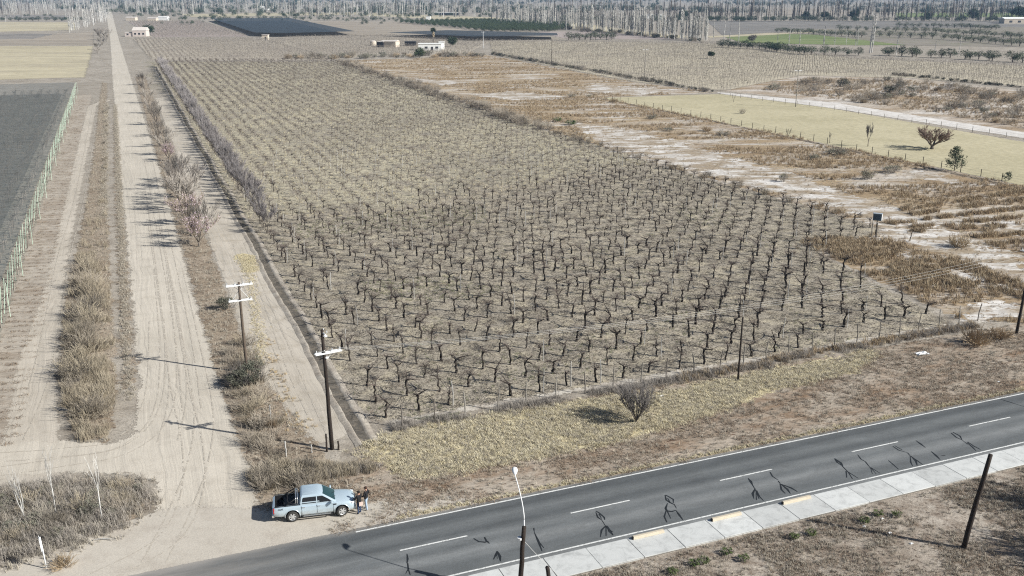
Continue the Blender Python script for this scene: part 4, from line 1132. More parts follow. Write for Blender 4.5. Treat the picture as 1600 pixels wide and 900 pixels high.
for a, c in (((1375, 334), (1600, 300)), ((1385, 341), (1600, 312)), ((1390, 350), (1600, 326)), ((1425, 356), (1600, 340)), ((1430, 362), (1600, 352)), ((1510, 372), (1600, 366)), ((1550, 383), (1600, 378)),
             ((1290, 386), (1390, 382)), ((1300, 396), (1400, 392)), ((1340, 404), (1400, 400)), ((1430, 412), (1490, 408)), ((1440, 420), (1520, 418)), ((1400, 430), (1480, 424)), ((1480, 446), (1590, 440)), ((1400, 440), (1440, 436))):
    A, C = G(*a), G(*c); n_ = int((C - A).length * 11)
    t = rng.random(n_)
    rows.append(np.stack([A.x + (C.x - A.x) * t + rng.normal(0, .3, n_), A.y + (C.y - A.y) * t + rng.normal(0, .45, n_)], 1))
p = np.vstack(rows)
p = p[[fbm(x, y * .5, .3) > -.15 for x, y in p]]
scatter('brown_grass', 'rusty brown grass growing in rows on old furrows', 'grass', p, rng.uniform(.7, 1.5, len(p)), T_brown, .015)
p = np.vstack([rand_in(PX(q_), 2 * n_) for q_, n_ in (([(1265, 378), (1300, 372), (1400, 380), (1398, 402), (1330, 408), (1275, 392)], 1600), ([(1380, 410), (1500, 405), (1560, 425), (1600, 445), (1600, 470), (1480, 455), (1390, 430)], 1800),
                                                  ([(1345, 425), (1400, 430), (1440, 440), (1420, 450)], 300))])
p = p + rng.normal(0, .9, p.shape)
p = p[[fbm(x * .6, y * .35, .5) > .12 + .2 * rng.normal() for x, y in p]]
scatter('brown_grass', 'thick rusty brown grass patch at the vineyard corner', 'grass', p, rng.uniform(.4, 1.3, len(p)), T_brown + T_grey[:2], .015)
for px, py, h, kd, lab, sx in ((1312, 243, 1.8, B_grey, 'wide grey green shrub touching the pasture fence', 1.8), (1296, 240, 1.4, B_grey, 'grey green shrub left of the widest one at the pasture fence', 1.2), (1270, 249, 1.3, B_grey, 'low grey shrub in front of the pasture fence', 1.7),
                               (1356, 280, 2.0, B_grey, 'big grey green shrub standing on brown grass', 1.2), (1394, 270, 1.7, B_grey, 'spreading grey green shrub behind the big one on brown grass', 1.8),
                               (1224, 284, 1.9, B_grey, 'single yellowish shrub standing on the salt crust', .7), (892, 195, 1.3, B_green, 'bright green low bush beside the vineyard', 1.6), (872, 190, 1.2, B_green, 'second bright green low bush beside the vineyard', 1.4),
                               (1498, 386, 1.5, B_brown, 'dark brown bush alone on the white track', 1.4), (1527, 538, 1.5, B_brown, 'round rusty bush at the end of the front fence', 1.2), (1560, 528, 1.0, B_brown, 'flat rusty bush beside the round one at the fence end', 1.6),
                               (1020, 186, 1.5, B_grey, 'grey shrub near the corner of the pasture', 1.5), (1130, 212, 1.4, B_grey, 'grey shrub below the pasture fence', 1.7), (1105, 205, 1.2, B_brown, 'brown shrub below the pasture fence', 1.5), (1045, 205, 1.2, B_grey, 'wide flat grey shrub below the pasture fence', 1.8),
                               (1160, 178, 1.4, B_bare, 'bare shrub on the pasture fence line', 1.0), (893, 152, 1.5, B_grey, 'grey shrub on the far salt crust', 1.4), (920, 152, 1.2, B_grey, 'small grey shrub on the far salt crust', 1.2), (960, 160, 1.2, B_brown, 'brown shrub on the far salt crust', 1.5)):
    shrub(px, py, h, kd, lab, None, sx, 1.0 if kd in (B_brown,) else (.8 if kd is B_green else 1.5))
# green weeds clumps behind the pavement
for px, py, lab in ((1085, 880, 'dark green weed clump behind the pavement nearest the pole stub'), (1100, 875, 'small dark green weed behind the pavement'), (1050, 893, 'broad green weed patch at the pole stub side'), (1136, 862, 'green weed behind the fifth pavement slab'),
                    (1162, 872, 'tall green weed behind the pavement'), (1350, 812, 'green weed below the kerb shadow'), (1372, 802, 'dark green weed beside white litter'), (1402, 804, 'round dark green weed behind the pavement'),
                    (1240, 838, 'green weed at the tip of the pole shadow'), (1268, 832, 'green weed inside the pole shadow')):
    shrub(px, py + 4, .45, B_green, lab, None, 1.1, .8)
# scrub behind the white track
sp = PX([(1180, 140), (1260, 122), (1420, 126), (1600, 148), (1690, 160), (1690, 220), (1600, 200), (1380, 165)])
for i in range(64):
    a = rand_in(sp, 1)[0]; r_ = rng.random()
    kd = B_bare if r_ < .55 else (B_grey if r_ < .85 else B_brown)
    s = rng.uniform(.8, 1.7) if r_ < .85 else 1.2
    lab = ('bare brownish thorn shrub in the scrub behind the white track' if r_ < .55 else 'grey green shrub in the scrub behind the white track' if r_ < .85 else 'rusty shrub in the scrub behind the white track')
    place('shrub', kd[random.randrange(len(kd))], (a[0], a[1], 0), random.uniform(0, 6), (s * 1.5, s * 1.5, s), lab, 'shrub', 'shrubs in the scrub behind the white track')
q = rand_in(sp, 70)
scatter('scrub_bushes', 'smaller grey bushes filling the scrub behind the white track', 'shrubs', q, rng.uniform(.8, 1.6, 70), [proto('shrub', k[0][1]) for k in B_bare + B_grey])
q = rand_in(sp, 3500)
scatter('brown_grass', 'rusty grass in the scrub behind the white track', 'grass', q, rng.uniform(.7, 1.6, len(q)), T_brown, .01)
for px, py, h, lab in ((1318, 135, 3.0, 'dark green bush behind the white track, roundest one'), (1388, 146, 3.0, 'dark green bush in the middle of the scrub')):
    shrub(px, py, h, B_dark, lab, None, 1.3)

# ================================================================== trees
def bare_tree(seed, h=4.0, stems=3, lv=4, kids=(4, 4, 3, 3), spread=.55, upb=.5, bark='bark_grey', twig='twig_grey', r0=.09, trunk_h=.18, shrink=.62, open_=.55, blossom=0, leaf='blossom'):
    r = random.Random(seed); tr, tw = MB(), MB()
    th = h * trunk_h
    tr.tube([(0, 0, -.1), (r.uniform(-.03, .03), r.uniform(-.03, .03), th * .6), (0, 0, th + .02)], [r0 * 1.25, r0, r0 * .95], 7)
    for i in range(stems):
        a = 6.283 * i / stems + r.uniform(-.4, .4)
        d = Vector((math.cos(a) * open_, math.sin(a) * open_, 1)).normalized()
        grow(r, tw, (0, 0, th), d, h * .40, r0 * .7, 1, lv, kids, spread, upb, tr, 5, 4, shrink)
    parts = [('trunk', tr.mesh('trunk', M[bark], smooth=True)), ('crown', tw.mesh('crown', M[twig]))]
    if blossom:
        bl = MB()
        vs = [Vector(v) for v in tw.v]
        for _ in range(blossom):
            q = vs[r.randrange(len(vs))] + rv(r, .07)
            u = rv(r).normalized(); v = u.cross(rv(r)).normalized(); s = r.uniform(.025, .055)
            bl.add([q - u * s, q + v * s, q + u * s, q - v * s], [(0, 1, 2, 3)])
        parts.append(('blossom', bl.mesh('blossom', M[leaf])))
    return parts
# lone tree in front of the vineyard
MINR[0] = .016
p = G(994, 661)
place('bare_tree', bare_tree(507, 4.2, 11, 5, (4, 5, 4, 3, 3), .5, .6, 'bark_grey', 'twig_dark', .085, .05, .60, .85), (p.x, p.y, 0), .4, 1.0, 'leafless grey tree standing alone in front of the vineyard', 'tree')
# tree and saplings in the pasture
MINR[0] = .026
p = G(1456, 233)
place('bare_tree', bare_tree(508, 5.4, 6, 5, (5, 6, 5, 4, 3), .55, .5, 'bark_grey', 'twig_russet', .22, .12, .58, .95), (p.x, p.y, 0), 0, (1.65, 1.65, 1.05), 'wide leafless brown tree in the yellow pasture', 'tree')
p = G(1356, 229)
place('bare_tree', bare_tree(503, 4.6, 3, 5, (5, 5, 4, 3, 3), .4, .8, 'bark_grey', 'twig_dark', .08, .28, .58, .35), (p.x, p.y, 0), 0, 1.0, 'slim leafless tree near the pasture fence', 'tree')
sap = bare_tree(504, 2.8, 2, 3, (5, 4, 3), .45, .6, 'bark_grey', 'twig_dark', .05, .25, .6, .4)
for px, py, lab in ((1231, 217, 'small bare sapling by the pasture fence, closest to the utility pole'), (1296, 224, 'small bare sapling behind the wide grey shrub'), (1146, 160, 'bare bush at the pasture end of the white track')):
    p = G(px, py); place('bare_tree', sap, (p.x, p.y, 0), px, 1.0, lab, 'tree')
def evergreen(seed, h, w_, mat, nclump, nleaf, size, trunk_r=.1, low=.2, bark='bark_grey'):
    r = random.Random(seed); tr, lf = MB(), MB()
    tr.tube([(0, 0, -.1), (.03, 0, h * .4), (0, .02, h * .8)], [trunk_r, trunk_r * .8, trunk_r * .3], 6)
    for _ in range(nclump):
        z = h * (low + (1 - low) * r.random() ** .8)
        t = (z / h - low) / (1 - low)
        rad = w_ * (.35 + .9 * math.sin(math.pi * min(max(t, 0.05), .97) ** .75)) * .55
        a = r.uniform(0, 6.283); d = rad * r.random() ** .5
        c = Vector((math.cos(a) * d, math.sin(a) * d, z))
        if r.random() < .4: tr.tube([(0, 0, z * .8), tuple(c)], [trunk_r * .3, .015], 3, cap=False)
        leaves(lf, r, c, w_ * r.uniform(.16, .3), nleaf, size, (1, 1, .9), 0, 0)
    return [('trunk', tr.mesh('trunk', M[bark])), ('crown', lf.mesh('crown', M[mat]))]
p = G(1491, 267)
place('evergreen_tree', evergreen(510, 4.6, 2.6, 'leaf_dark', 60, 26, .14, .08, .12), (p.x, p.y, 0), 0, 1.0, 'small dark evergreen tree on the pasture fence line', 'tree')
p = G(1575, 283)
place('evergreen_tree', evergreen(511, 1.6, 1.3, 'leaf_dark', 24, 18, .10, .05, .2), (p.x, p.y, 0), 0, 1.0, 'tiny dark evergreen sapling by the pasture fence', 'tree')
MINR[0] = .020
# roadside trees right of the dirt road
RT = [bare_tree(520 + i, 5.2, 5, 5, (4, 5, 4, 3, 3), .5, .45, 'bark_grey', 'twig_grey', .10, .12, .62, .7) for i in range(3)]
RTp = [bare_tree(530 + i, 4.6, 5, 5, (4, 5, 4, 3, 3), .5, .5, 'bark_grey', 'twig_pale', .09, .12, .62, .65, 2600) for i in range(2)]
rt = [(99, 4.2, 1, 1.0), (103.5, 4.6, 0, .9), (110, 4.0, 1, 1.05), (117, 4.4, 0, 1.05), (122, 3.6, 0, .9), (126, 4.6, 0, 1.1), (133, 4.2, 0, 1.0), (139, 3.8, 0, .8), (158, 4.2, 1, .8), (164, 4.0, 0, .8), (174, 4.4, 0, .8), (188, 4.1, 0, .7), (205, 4.2, 0, .9), (226, 4.0, 0, .75), (248, 4.2, 0, .8), (272, 4.0, 0, .8), (300, 4.2, 0, .8)]
for i, (u, v, bl, s) in enumerate(rt):
    if bl:
        place('blossoming_tree', RTp[i % 2], DR(u, v), i * 1.3, s * 1.15, 'pale pink blossoming tree at the right edge of the dirt road', 'tree', 'blossoming trees by the dirt road')
    else:
        place('bare_tree', RT[i % 3], DR(u, v), i * 1.7, s * 1.3, 'grey leafless tree at the right edge of the dirt road', 'tree', 'roadside trees by the dirt road')
# hedge row of young bare trees along the ditch
HT = [bare_tree(540 + i, 4.2, 5, 4, (5, 6, 5, 4), .45, .6, 'bark_grey', 'twig_lilac', .07, .22, .62, .6) for i in range(4)]
for i, u in enumerate(np.arange(101, 372, 3.0)):
    place('bare_tree', HT[i % 4], DR(u + rng.normal(0, .3), 13.6 + .9 * max(0, (u - 60) / 300) + rng.normal(0, .25)), i * 2.1, rng.uniform(.95, 1.25) * (1.0 if u > 108 else .8),
          'young grey leafless tree between ditch and vines, %s from the paved road end' % nth(i + 1), 'tree', 'tree row along the ditch')
# bare shrubs hiding the far edge of the vineyard
def along(a, c, n_, j):
    A, C = G(*a), G(*c); t = rng.random(n_)
    return np.stack([A.x + (C.x - A.x) * t + rng.normal(0, j, n_), A.y + (C.y - A.y) * t + rng.normal(0, j, n_)], 1)
SB = lambda kinds: [proto('shrub', m) for k in kinds for _, m in k]
q = along((852, 205), (530, 97), 150, 1.6)
scatter('shrub_line', 'bare grey shrubs along the far right edge of the vineyard', 'shrubs', q, rng.uniform(.7, 1.5, len(q)), SB(B_bare))
q = along((1340, 345), (852, 205), 60, 1.2)
scatter('shrub_line', 'low bare shrubs between the vineyard and the salt crust', 'shrubs', q, rng.uniform(.4, .8, len(q)), SB(B_bare + B_pale))
MINR[0] = .012
# white-barked saplings in the thicket
wt = bare_tree(550, 6.2, 4, 3, (5, 3, 3), .25, 1.0, 'bark_white', 'bark_white', .06, .08, .6, .22)
p = G(38, 812); place('white_barked_tree', wt, (p.x, p.y, 0), .3, .78, 'white barked leafless tree with many stems, largest in the thicket', 'tree')
ws = bare_tree(551, 4.6, 3, 3, (3, 3, 2), .18, 1.0, 'bark_white', 'bark_white', .04, .45, .5, .16)
for px, py, s, lab in ((88, 806, .98, 'thin white barked sapling in the middle of the thicket'), (160, 815, 1.0, 'straight white barked sapling at the roadside end of the thicket')):
    p = G(px, py); place('white_barked_tree', ws, (p.x, p.y, 0), px, s, lab, 'tree')
# trees whose shadow lies on the litter behind the pavement (they stand to the right of the view)
for i, (uv, s) in enumerate((((1572, 772), 1.2), ((1590, 800), 1.1), ((1510, 845), .9), ((1575, 858), 1.1))):
    place('bare_tree', RT[i % 3] if i else [('trunk', RT[0][0][1]), ('crown', RT[0][1][1])], (G(*uv) + Vector((7.2, -2.5, 0))), i * 2.0, s, 'leafless tree behind the pavement beyond the leaning bare pole', 'tree', 'trees beyond the leaning pole')

# olives --------------------------------------------------------------------------
def olive(seed, h=4.0, w_=3.6, mat='leaf_olive', nc=26, nl=26, size=.17):
    r = random.Random(seed); tr, lf = MB(), MB()
    tr.tube([(0, 0, -.1), (r.uniform(-.1, .1), 0, h * .25), (r.uniform(-.2, .2), r.uniform(-.2, .2), h * .5)], [.2, .15, .1], 6)
    for _ in range(4):
        a = r.uniform(0, 6.28)
        tr.tube([(0, 0, h * .25), (math.cos(a) * w_ * .25, math.sin(a) * w_ * .25, h * .6)], [.09, .04], 4, cap=False)
    clumpy(lf, r, (0, 0, h * .56), w_ * .62, nc, nl, size, (1, 1, .66), .36)
    return [('trunk', tr.mesh('trunk', M['bark_grey'])), ('crown', lf.mesh('crown', M[mat]))]
OL = [olive(600 + i, 4.0, 4.4) for i in range(5)]
OD = [olive(610 + i, 4.2, 4.4, 'leaf_dark', 30, 30, .16) for i in range(3)]
def olives(pxl, n_, h, label, group, kinds=OL, jx=1.5, wide=1.0, frm='dirt road'):
    """trees evenly along a pixel polyline"""
    P = [G(*q) for q in pxl]; L = [0]
    for a, c in zip(P, P[1:]): L.append(L[-1] + (c - a).length)
    for i in range(n_):
        s = L[-1] * (i + .5) / n_
        k = max(j for j in range(len(P) - 1) if L[j] <= s)
        t = (s - L[k]) / (L[k + 1] - L[k]); q = P[k].lerp(P[k + 1], t)
        sc_ = h / 4.0 * rng.uniform(.85, 1.15)
        place('olive_tree', kinds[random.randrange(len(kinds))], (q.x + rng.normal(0, jx * .5), q.y + rng.normal(0, jx), 0), random.uniform(0, 6), (sc_ * wide * 1.2, sc_ * wide * 1.2, sc_), label + ', %s from %s' % (nth(i + 1), frm), 'tree', group)
olives([(884, 63), (960, 62)], 9, 5.6, 'grey green olive tree in the short row between two bare vineyards', 'short olive row', OL, .4, .8)
olives([(1124, 74), (1200, 78), (1215, 81)], 12, 4.6, 'olive tree in the dark row beside the pale poplars', 'dark olive row', OD, .4, 1.0)
olives([(1208, 80), (1260, 86), (1350, 87)], 11, 5.0, 'olive tree in the row in front of the bright green field', 'olive row before green field', OD + OL, .8)
olives([(1375, 86), (1430, 89), (1500, 92), (1600, 98)], 15, 5.0, 'rounded olive tree on the edge of the wide pale vineyard', 'olives on the pale vineyard edge', OL + OD, 2.5)
olives([(1210, 50), (1350, 59)], 16, 4.4, 'olive tree in the row behind the bright green field', 'olive row behind green field', OL, .5)
olives([(1304, 47), (1460, 52), (1600, 61)], 22, 4.8, 'olive tree in the long middle row of the orchard', 'middle orchard row', OL, .5)
olives([(1366, 57), (1480, 62), (1600, 73)], 17, 4.8, 'olive tree in the nearest sparse row of the orchard', 'near orchard row', OL, .5)
olives([(1400, 42), (1500, 44), (1560, 47)], 17, 4.6, 'olive tree in the back row of the orchard', 'back orchard row', OL, .5)
olives([(0, 33), (135, 33)], 12, 5.0, 'dark bushy tree in the row behind the yellow stubble', 'bush row behind the stubble', OD, 1.0)
olives([(400, 31), (600, 32)], 22, 4.5, 'olive bush in the row behind the black net roof', 'far olive row', OL + OD, 6)
olives([(280, 31), (400, 31)], 12, 4.5, 'dark bush along the far end of the pinkish vineyard', 'far bush row', OD, 5)
# dense orchard
op = PX([(622, 36), (760, 33), (880, 38), (892, 45), (860, 50), (760, 50), (700, 43)])
pts = fill_rows(op, R_(6), 6.5, 5.5, .4)
order = np.argsort(pts[:, 1])
for x, y in pts[order[:120]]:
    place('olive_tree', OL[random.randrange(5)], (x, y, 0), random.uniform(0, 6), rng.uniform(.85, 1.1), 'green orchard tree in the dense grove behind the palm', 'tree', 'dense green grove')
if len(pts) > 120:
    scatter('orchard', 'dense green grove behind the palm, back rows', 'trees', pts[order[120:]], rng.uniform(.85, 1.1, len(pts) - 120), [proto('tree', OL[i][1][1]) for i in range(5)])
# single far trees
for px, py, h, w_, mat, lab in ((233, 55, 8.5, 8.5, 'leaf_dark', 'large dark round tree beside the pink house'), (707, 73, 6.5, 6.0, 'leaf_dark', 'dark round tree right of the white house'), (1111, 92, 4.6, 3.2, 'leaf_dark', 'small dark tree alone in the pale vineyard'),
                                (1175, 66, 5.0, 5.5, 'twig_dark', 'round brown bare tree on the green field'), (655, 91, 5.5, 5.5, 'leaf_olive', 'olive green tree in the hedge before the white house'), (1335, 33, 15, 11, 'leaf_dark', 'tall dark round tree among the dark poplars'),
                                (1520, 32, 14, 14, 'leaf_dark', 'broad dark tree among the dark poplars at the orchard'), (1590, 36, 22, 13, 'leaf_dark', 'tallest dark tree at the far orchard house'), (1288, 32, 12, 9, 'leaf_olive', 'yellowish green tree among the dark poplars'),
                                (1258, 32, 12, 9, 'leaf_dark', 'dark tree beside the yellowish one among poplars'), (1068, 31, 13, 10, 'leaf_dark', 'dark tree right of the long white shed'), (1450, 33, 12, 10, 'leaf_dark', 'dark tree above the middle of the orchard'),
                                (510, 21, 10, 12, 'leaf_olive', 'green tree in the far pale poplar wood')):
    p = G(px, py); parts = olive(int(px), h, w_, mat, 46, 40, h * .045)
    place('broadleaf_tree', parts, (p.x, p.y, 0), 0, 1.0, lab, 'tree')
# hedge before the white house and on the far waste field edge
for i in range(46):
    t = i / 45; px = 455 + 300 * t + rng.normal(0, 3); py = 92 - 5 * t + rng.normal(0, 1.0)
    kd = B_grey if rng.random() < .5 else (B_bare if rng.random() < .5 else B_brown)
    p = G(px, py); s = rng.uniform(1.2, 2.3)
    place('shrub', kd[i % 3], (p.x, p.y, 0), i, (s * 1.3, s * 1.3, s), 'shrub in the hedge between waste field and white house', 'shrub', 'hedge before the white house')
q = along((770, 85), (1115, 145), 260, .9)
scatter('bush_line', 'low dark bushes in the line between waste field and pale vineyard', 'shrubs', q, rng.uniform(.5, 1.1, len(q)), SB(B_dark + B_bare[:2]))
q = along((1395, 117), (1620, 140), 110, .9)
scatter('bush_line', 'low dark bushes at the front edge of the pale vineyard', 'shrubs', q, rng.uniform(.4, .9, len(q)), SB(B_dark + B_bare[:2]))
p = G(160, 66)
for i, (px, py, s) in enumerate(((158, 62, 1.3), (163, 58, 1.5), (155, 56, 1.4), (166, 64, 1.1), (160, 70, 1.0), (152, 84, .8), (153, 78, .9))):
    p = G(px, py)
    place('bare_tree', RT[i % 3], (p.x, p.y, 0), i, (s * 1.3, s * 1.3, s), 'brownish bare tree in the clump left of the dirt road', 'tree', 'bare clump left of the dirt road')

# poplars ------------------------------------------------------------------------
def poplar(seed, h, mat, n=150, lean=.3, w_=.07, r0=.28):
    r = random.Random(seed); b = MB()
    top = Vector((r.uniform(-lean, lean), r.uniform(-lean, lean), h))
    b.tube([(0, 0, -.2), tuple(top * .5), tuple(top)], [r0, r0 * .6, .03], 5, cap=False)
    for _ in range(n):
        t = r.uniform(.16, .95); a = r.uniform(0, 6.28)
        l = h * w_ * r.uniform(.8, 2.6) * (1.1 - t * .6)
        o = top * t; o.z = h * t
        e = o + Vector((math.cos(a) * l * .30, math.sin(a) * l * .30, l))
        b.tube([o, o.lerp(e, .5) + rv(r, .1), e], [.12, .095, .05], 3, cap=False)
    return b.mesh('poplar', M[mat])
PPm = [poplar(700 + i, 18, 'poplar_pale') for i in range(6)]
PDm = [poplar(710 + i, 21, 'poplar_dark', 150, 1.2, .055) for i in range(5)]
PWm = [poplar(720 + i, 14, 'bark_white', 90, .8, .055, .24) for i in range(4)]
def poplars(pxl, n_, h0, h, meshes, label, group, jx=2.0, jy=4.0):
    P = [G(*q) for q in pxl]; L = [0]
    for a, c in zip(P, P[1:]): L.append(L[-1] + (c - a).length)
    for i in range(n_):
        s = L[-1] * (i + rng.uniform(.2, .8)) / n_
        k = max(j for j in range(len(P) - 1) if L[j] <= s)
        q = P[k].lerp(P[k + 1], (s - L[k]) / (L[k + 1] - L[k]))
        sc_ = h / h0 * rng.uniform(.78, 1.12)
        place('poplar', [('poplar', meshes[random.randrange(len(meshes))])], (q.x + rng.normal(0, jx), q.y + rng.normal(0, jy), 0), random.uniform(0, 6), sc_, label, 'tree', group)
poplars([(770, 36), (900, 44), (1000, 54), (1100, 65)], 92, 18, 17.5, PPm, 'pale leafless poplar in the belt behind the bare vineyards', 'pale poplar belt', 1.5, 7)
poplars([(1030, 60), (1160, 66)], 14, 14, 15, PWm, 'whitish leafless poplar at the thinning end of the poplar belt', 'whitish poplars at the belt end', 3, 5)
poplars([(860, 31), (1250, 33), (1600, 34)], 64, 21, 21, PDm, 'dark leafless poplar in the row behind the grey field', 'dark poplar row', 2, 6)
for i, (px, py, h) in enumerate(((1232, 72, 12), (1249, 72, 11), (1286, 79, 15), (1304, 72, 10), (1337, 72, 14), (1340, 70, 12), (1359, 83, 22), (1362, 82, 20), (1400, 86, 12), (1498, 84, 10), (1215, 68, 9), (1322, 70, 9), (1460, 84, 7))):
    p = G(px, py)
    place('poplar', [('poplar', PWm[i % 4])], (p.x, p.y, 0), i, h / 14, 'thin whitish leafless poplar standing among the olive rows', 'tree', 'thin poplars among the olives')
poplars([(118, 46), (140, 40), (164, 32), (166, 27)], 26, 14, 18, PWm, 'white leafless poplar in the clump beside the far dirt road', 'white poplar clump', 4, 10)
poplars([(60, 18), (120, 17), (165, 17)], 18, 18, 19, PPm, 'pale leafless poplar left of the far dirt road end', 'pale poplars far left', 4, 14)
p = G(9, 34); place('poplar', [('poplar', PWm[0])], (p.x, p.y, 0), 0, 1.25, 'single white poplar in the bush row behind the stubble', 'tree')
poplars([(205, 19), (420, 20), (600, 22), (770, 26)], 70, 18, 17, PPm, 'pale leafless poplar in the wood behind the netted blocks', 'pale poplar wood', 6, 30)
# far woods, a mass
def far_pts(y0, y1, x0, x1, n_, lines=9):
    out = []
    for k in range(lines):
        Y = y0 * (y1 / y0) ** ((k + rng.random() * .6) / lines)
        m = n_ // lines
        X = rng.uniform(x0, x1, m) * Y
        seg = np.array([mnoise.noise(Vector((x * .0035, Y * .01, 5))) for x in X]) > -0.12
        out.append(np.stack([X[seg], Y + rng.normal(0, 6, int(seg.sum())) + X[seg] * rng.uniform(-.06, .06)], 1))
    return np.vstack(out)
FW = [proto('tree', poplar(730 + i, 18, 'poplar_pale', 80, .8, .06, .3)) for i in range(3)] + [proto('tree', poplar(735, 20, 'poplar_dark', 80, .8, .06, .3))]
FB = [proto('tree', OD[i][1][1]) for i in range(3)] + [proto('tree', OL[i][1][1]) for i in range(3)]
q = far_pts(1290, 4600, -.6, .6, 4600, 14)
scatter('far_poplar_wood', 'distant leafless poplar belts towards the horizon', 'trees', q, rng.uniform(.7, 1.2, len(q)), FW)
for lab, px0, px1, py0, py1, n_, pr in (('dense pale poplars filling the belt behind the bare vineyards', 780, 1105, 33, 62, 260, [proto('tree', m) for m in PPm]),
                                        ('dense pale poplar wood behind the netted blocks', 190, 800, 13, 24, 1000, FW), ('white poplars thickening the clump beside the far dirt road', 108, 168, 20, 44, 60, [proto('tree', m) for m in PWm]),
                                        ('far pale poplars at the end of the dirt road', 0, 190, 8, 17, 500, FW), ('dark poplars and brush under the dark poplar row', 850, 1620, 29, 34, 260, [proto('tree', m) for m in PDm])):
    xx = rng.uniform(px0, px1, n_)
    if n_ == 260 and px0 == 780: yy = 34 + (xx - 780) / 325 * 29 + rng.normal(0, 1.6, n_)
    elif n_ == 60: yy = 46 - (xx - 115) / 50 * 18 + rng.normal(0, 2, n_)
    else: yy = py0 + (py1 - py0) * rng.random(n_)
    q = np.array([G(a_, b_)[:2] for a_, b_ in zip(xx, yy)])
    q = q[[mnoise.noise(Vector((x * .012, y * .012, 4))) > .0 for x, y in q]] if n_ > 400 else q
    scatter('poplar_wood', lab, 'trees', q, rng.uniform(.5, 1.2, len(q)), pr)
xx = rng.uniform(850, 1620, 170); q = np.array([G(a_, b_)[:2] for a_, b_ in zip(xx, 33.2 + rng.normal(0, .5, 170))])
scatter('brush_row', 'dark brush along the foot of the dark poplar row', 'shrubs', q, rng.uniform(.8, 1.9, 170), FB)
xx = rng.uniform(190, 800, 120); q = np.array([G(a_, b_)[:2] for a_, b_ in zip(xx, 25 + rng.normal(0, 2, 120))])
scatter('brush_row', 'olive bushes in front of the pale poplar wood', 'shrubs', q, rng.uniform(.8, 1.6, 120), FB)
xx = rng.uniform(800, 1100, 90); q = np.array([G(a_, b_)[:2] for a_, b_ in zip(xx, 38 + (xx - 800) / 300 * 27 + rng.normal(0, 1, 90))])
scatter('brush_row', 'grey brush along the foot of the pale poplar belt', 'shrubs', q, rng.uniform(1.2, 2.4, 90), SB(B_bare + B_dark))
q = far_pts(1500, 6000, -.6, .6, 5600, 16)
scatter('far_woodland', 'distant dark trees and bushes towards the horizon', 'trees', q, rng.uniform(1.0, 2.6, len(q)), FB)
q = far_pts(1000, 1350, -.56, -.02, 160, 4)
q = q[sdist(q, ROADP) < -8]
scatter('far_bushes', 'far scattered bushes along the field edges', 'trees', q, rng.uniform(.6, 1.2, len(q)), FB)

# ================================================================== poles and street furniture
def crossarm(t, z, ang, ln, mat, wd=.10, braces=True, double=True, n_ins=4, off=.0):
    d = Vector((math.cos(ang), math.sin(ang), 0)); nrm = Vector((-d.y, d.x, 0))
    for s in ((-1, 1) if double else (1,)):
        b = MB(); c = nrm * (.14 * s); c = Vector((c.x, c.y, z)) + d * off
        b.box(c, (ln, .09, wd), ang); b.obj('crossarm', mat, t, bevel=.01)
    for i in range(n_ins):
        x = -ln / 2 + .12 + (ln - .24) * i / max(n_ins - 1, 1)
        q = Vector((0, 0, z)) + d * (x + off)
        b = MB()
        b.tube([q + Vector((0, 0, wd / 2)), q + Vector((0, 0, wd / 2 + .08))], .012, 5)
        for k, rr in ((.08, .045), (.13, .055), (.18, .035)):
            b.tube([q + Vector((0, 0, wd / 2 + k)), q + Vector((0, 0, wd / 2 + k + .045))], [rr, rr * .7], 8)
        b.obj('insulator', M['porcelain'], t)
    if braces:
        for s in (-1, 1):
            b = MB(); b.tube([Vector((0, 0, z - .55)) + nrm * .14, Vector((0, 0, z - .04)) + d * (.62 * s + off) + nrm * .15], .022, 5)
            b.obj('brace', mat, t)
def pole(name, base, top, r0, r1, mat, label, cat='pole', seg=6):
    """tapered trunk from a base point to a top point, slightly uneven"""
    t = empty(name, base); tag(t, label, cat)
    b = MB(); d = Vector(top) - Vector(base); r = random.Random(int(base[0] * 7))
    pts = [d * (i / seg) + (Vector((r.uniform(-.03, .03), r.uniform(-.03, .03), 0)) if 0 < i < seg else Vector()) for i in range(seg + 1)]
    pts[0].z -= .3
    b.tube(pts, [r0 + (r1 - r0) * i / seg for i in range(seg + 1)], 10)
    b.obj('shaft', mat, t, smooth=True)
    return t, d
bA = G(519, 702); tA = at_y(503, 515, bA.y)
pa, dA = pole('utility_pole', bA, tA, .17, .11, M['wood_dark'], 'dark wooden utility pole with one white crossarm beside the ditch')
crossarm(pa, at_y(505, 551, bA.y).z, TH + R_(8), 2.05, M['white_steel'], .11, True, True, 4, .15)
crossarm(pa, dA.z - .25, TH + R_(100), .9, M['white_steel'], .07, False, False, 2)
b = MB()
for z in (7.5, 9.2): b.tube([(0, 0, z), (0, 0, z + .06)], .16, 10)
b.obj('steel_band', M['white_steel'], pa)
bB = G(386, 583); tB = at_y(373, 441, bB.y)
pb, dB = pole('utility_pole', bB, tB, .15, .10, M['wood_brown'], 'brown wooden utility pole with two white crossarms beside the dirt road')
lean = Vector((dB.x, dB.y, 0))
for nm in [o for o in pb.children]: pass
crossarm(pb, dB.z - .25, TH + R_(2), 2.35, M['white_steel'], .11, True, True, 4, lean.x * .6)
crossarm(pb, at_y(376, 469, bB.y).z, TH + R_(2), 2.1, M['white_steel'], .09, False, True, 3, lean.x * .5)
b = MB()
for s in (-1, 1): b.tube([Vector((lean.x * .55, .16, dB.z - 1.6)) + UR * (.7 * s), Vector((lean.x * .55, .16, dB.z - .3)) - UR * (.25 * s)], .02, 5)
b.obj('lattice_brace', M['white_steel'], pb)
bC = G(1153, 594); tC = at_y(1161, 495, bC.y)
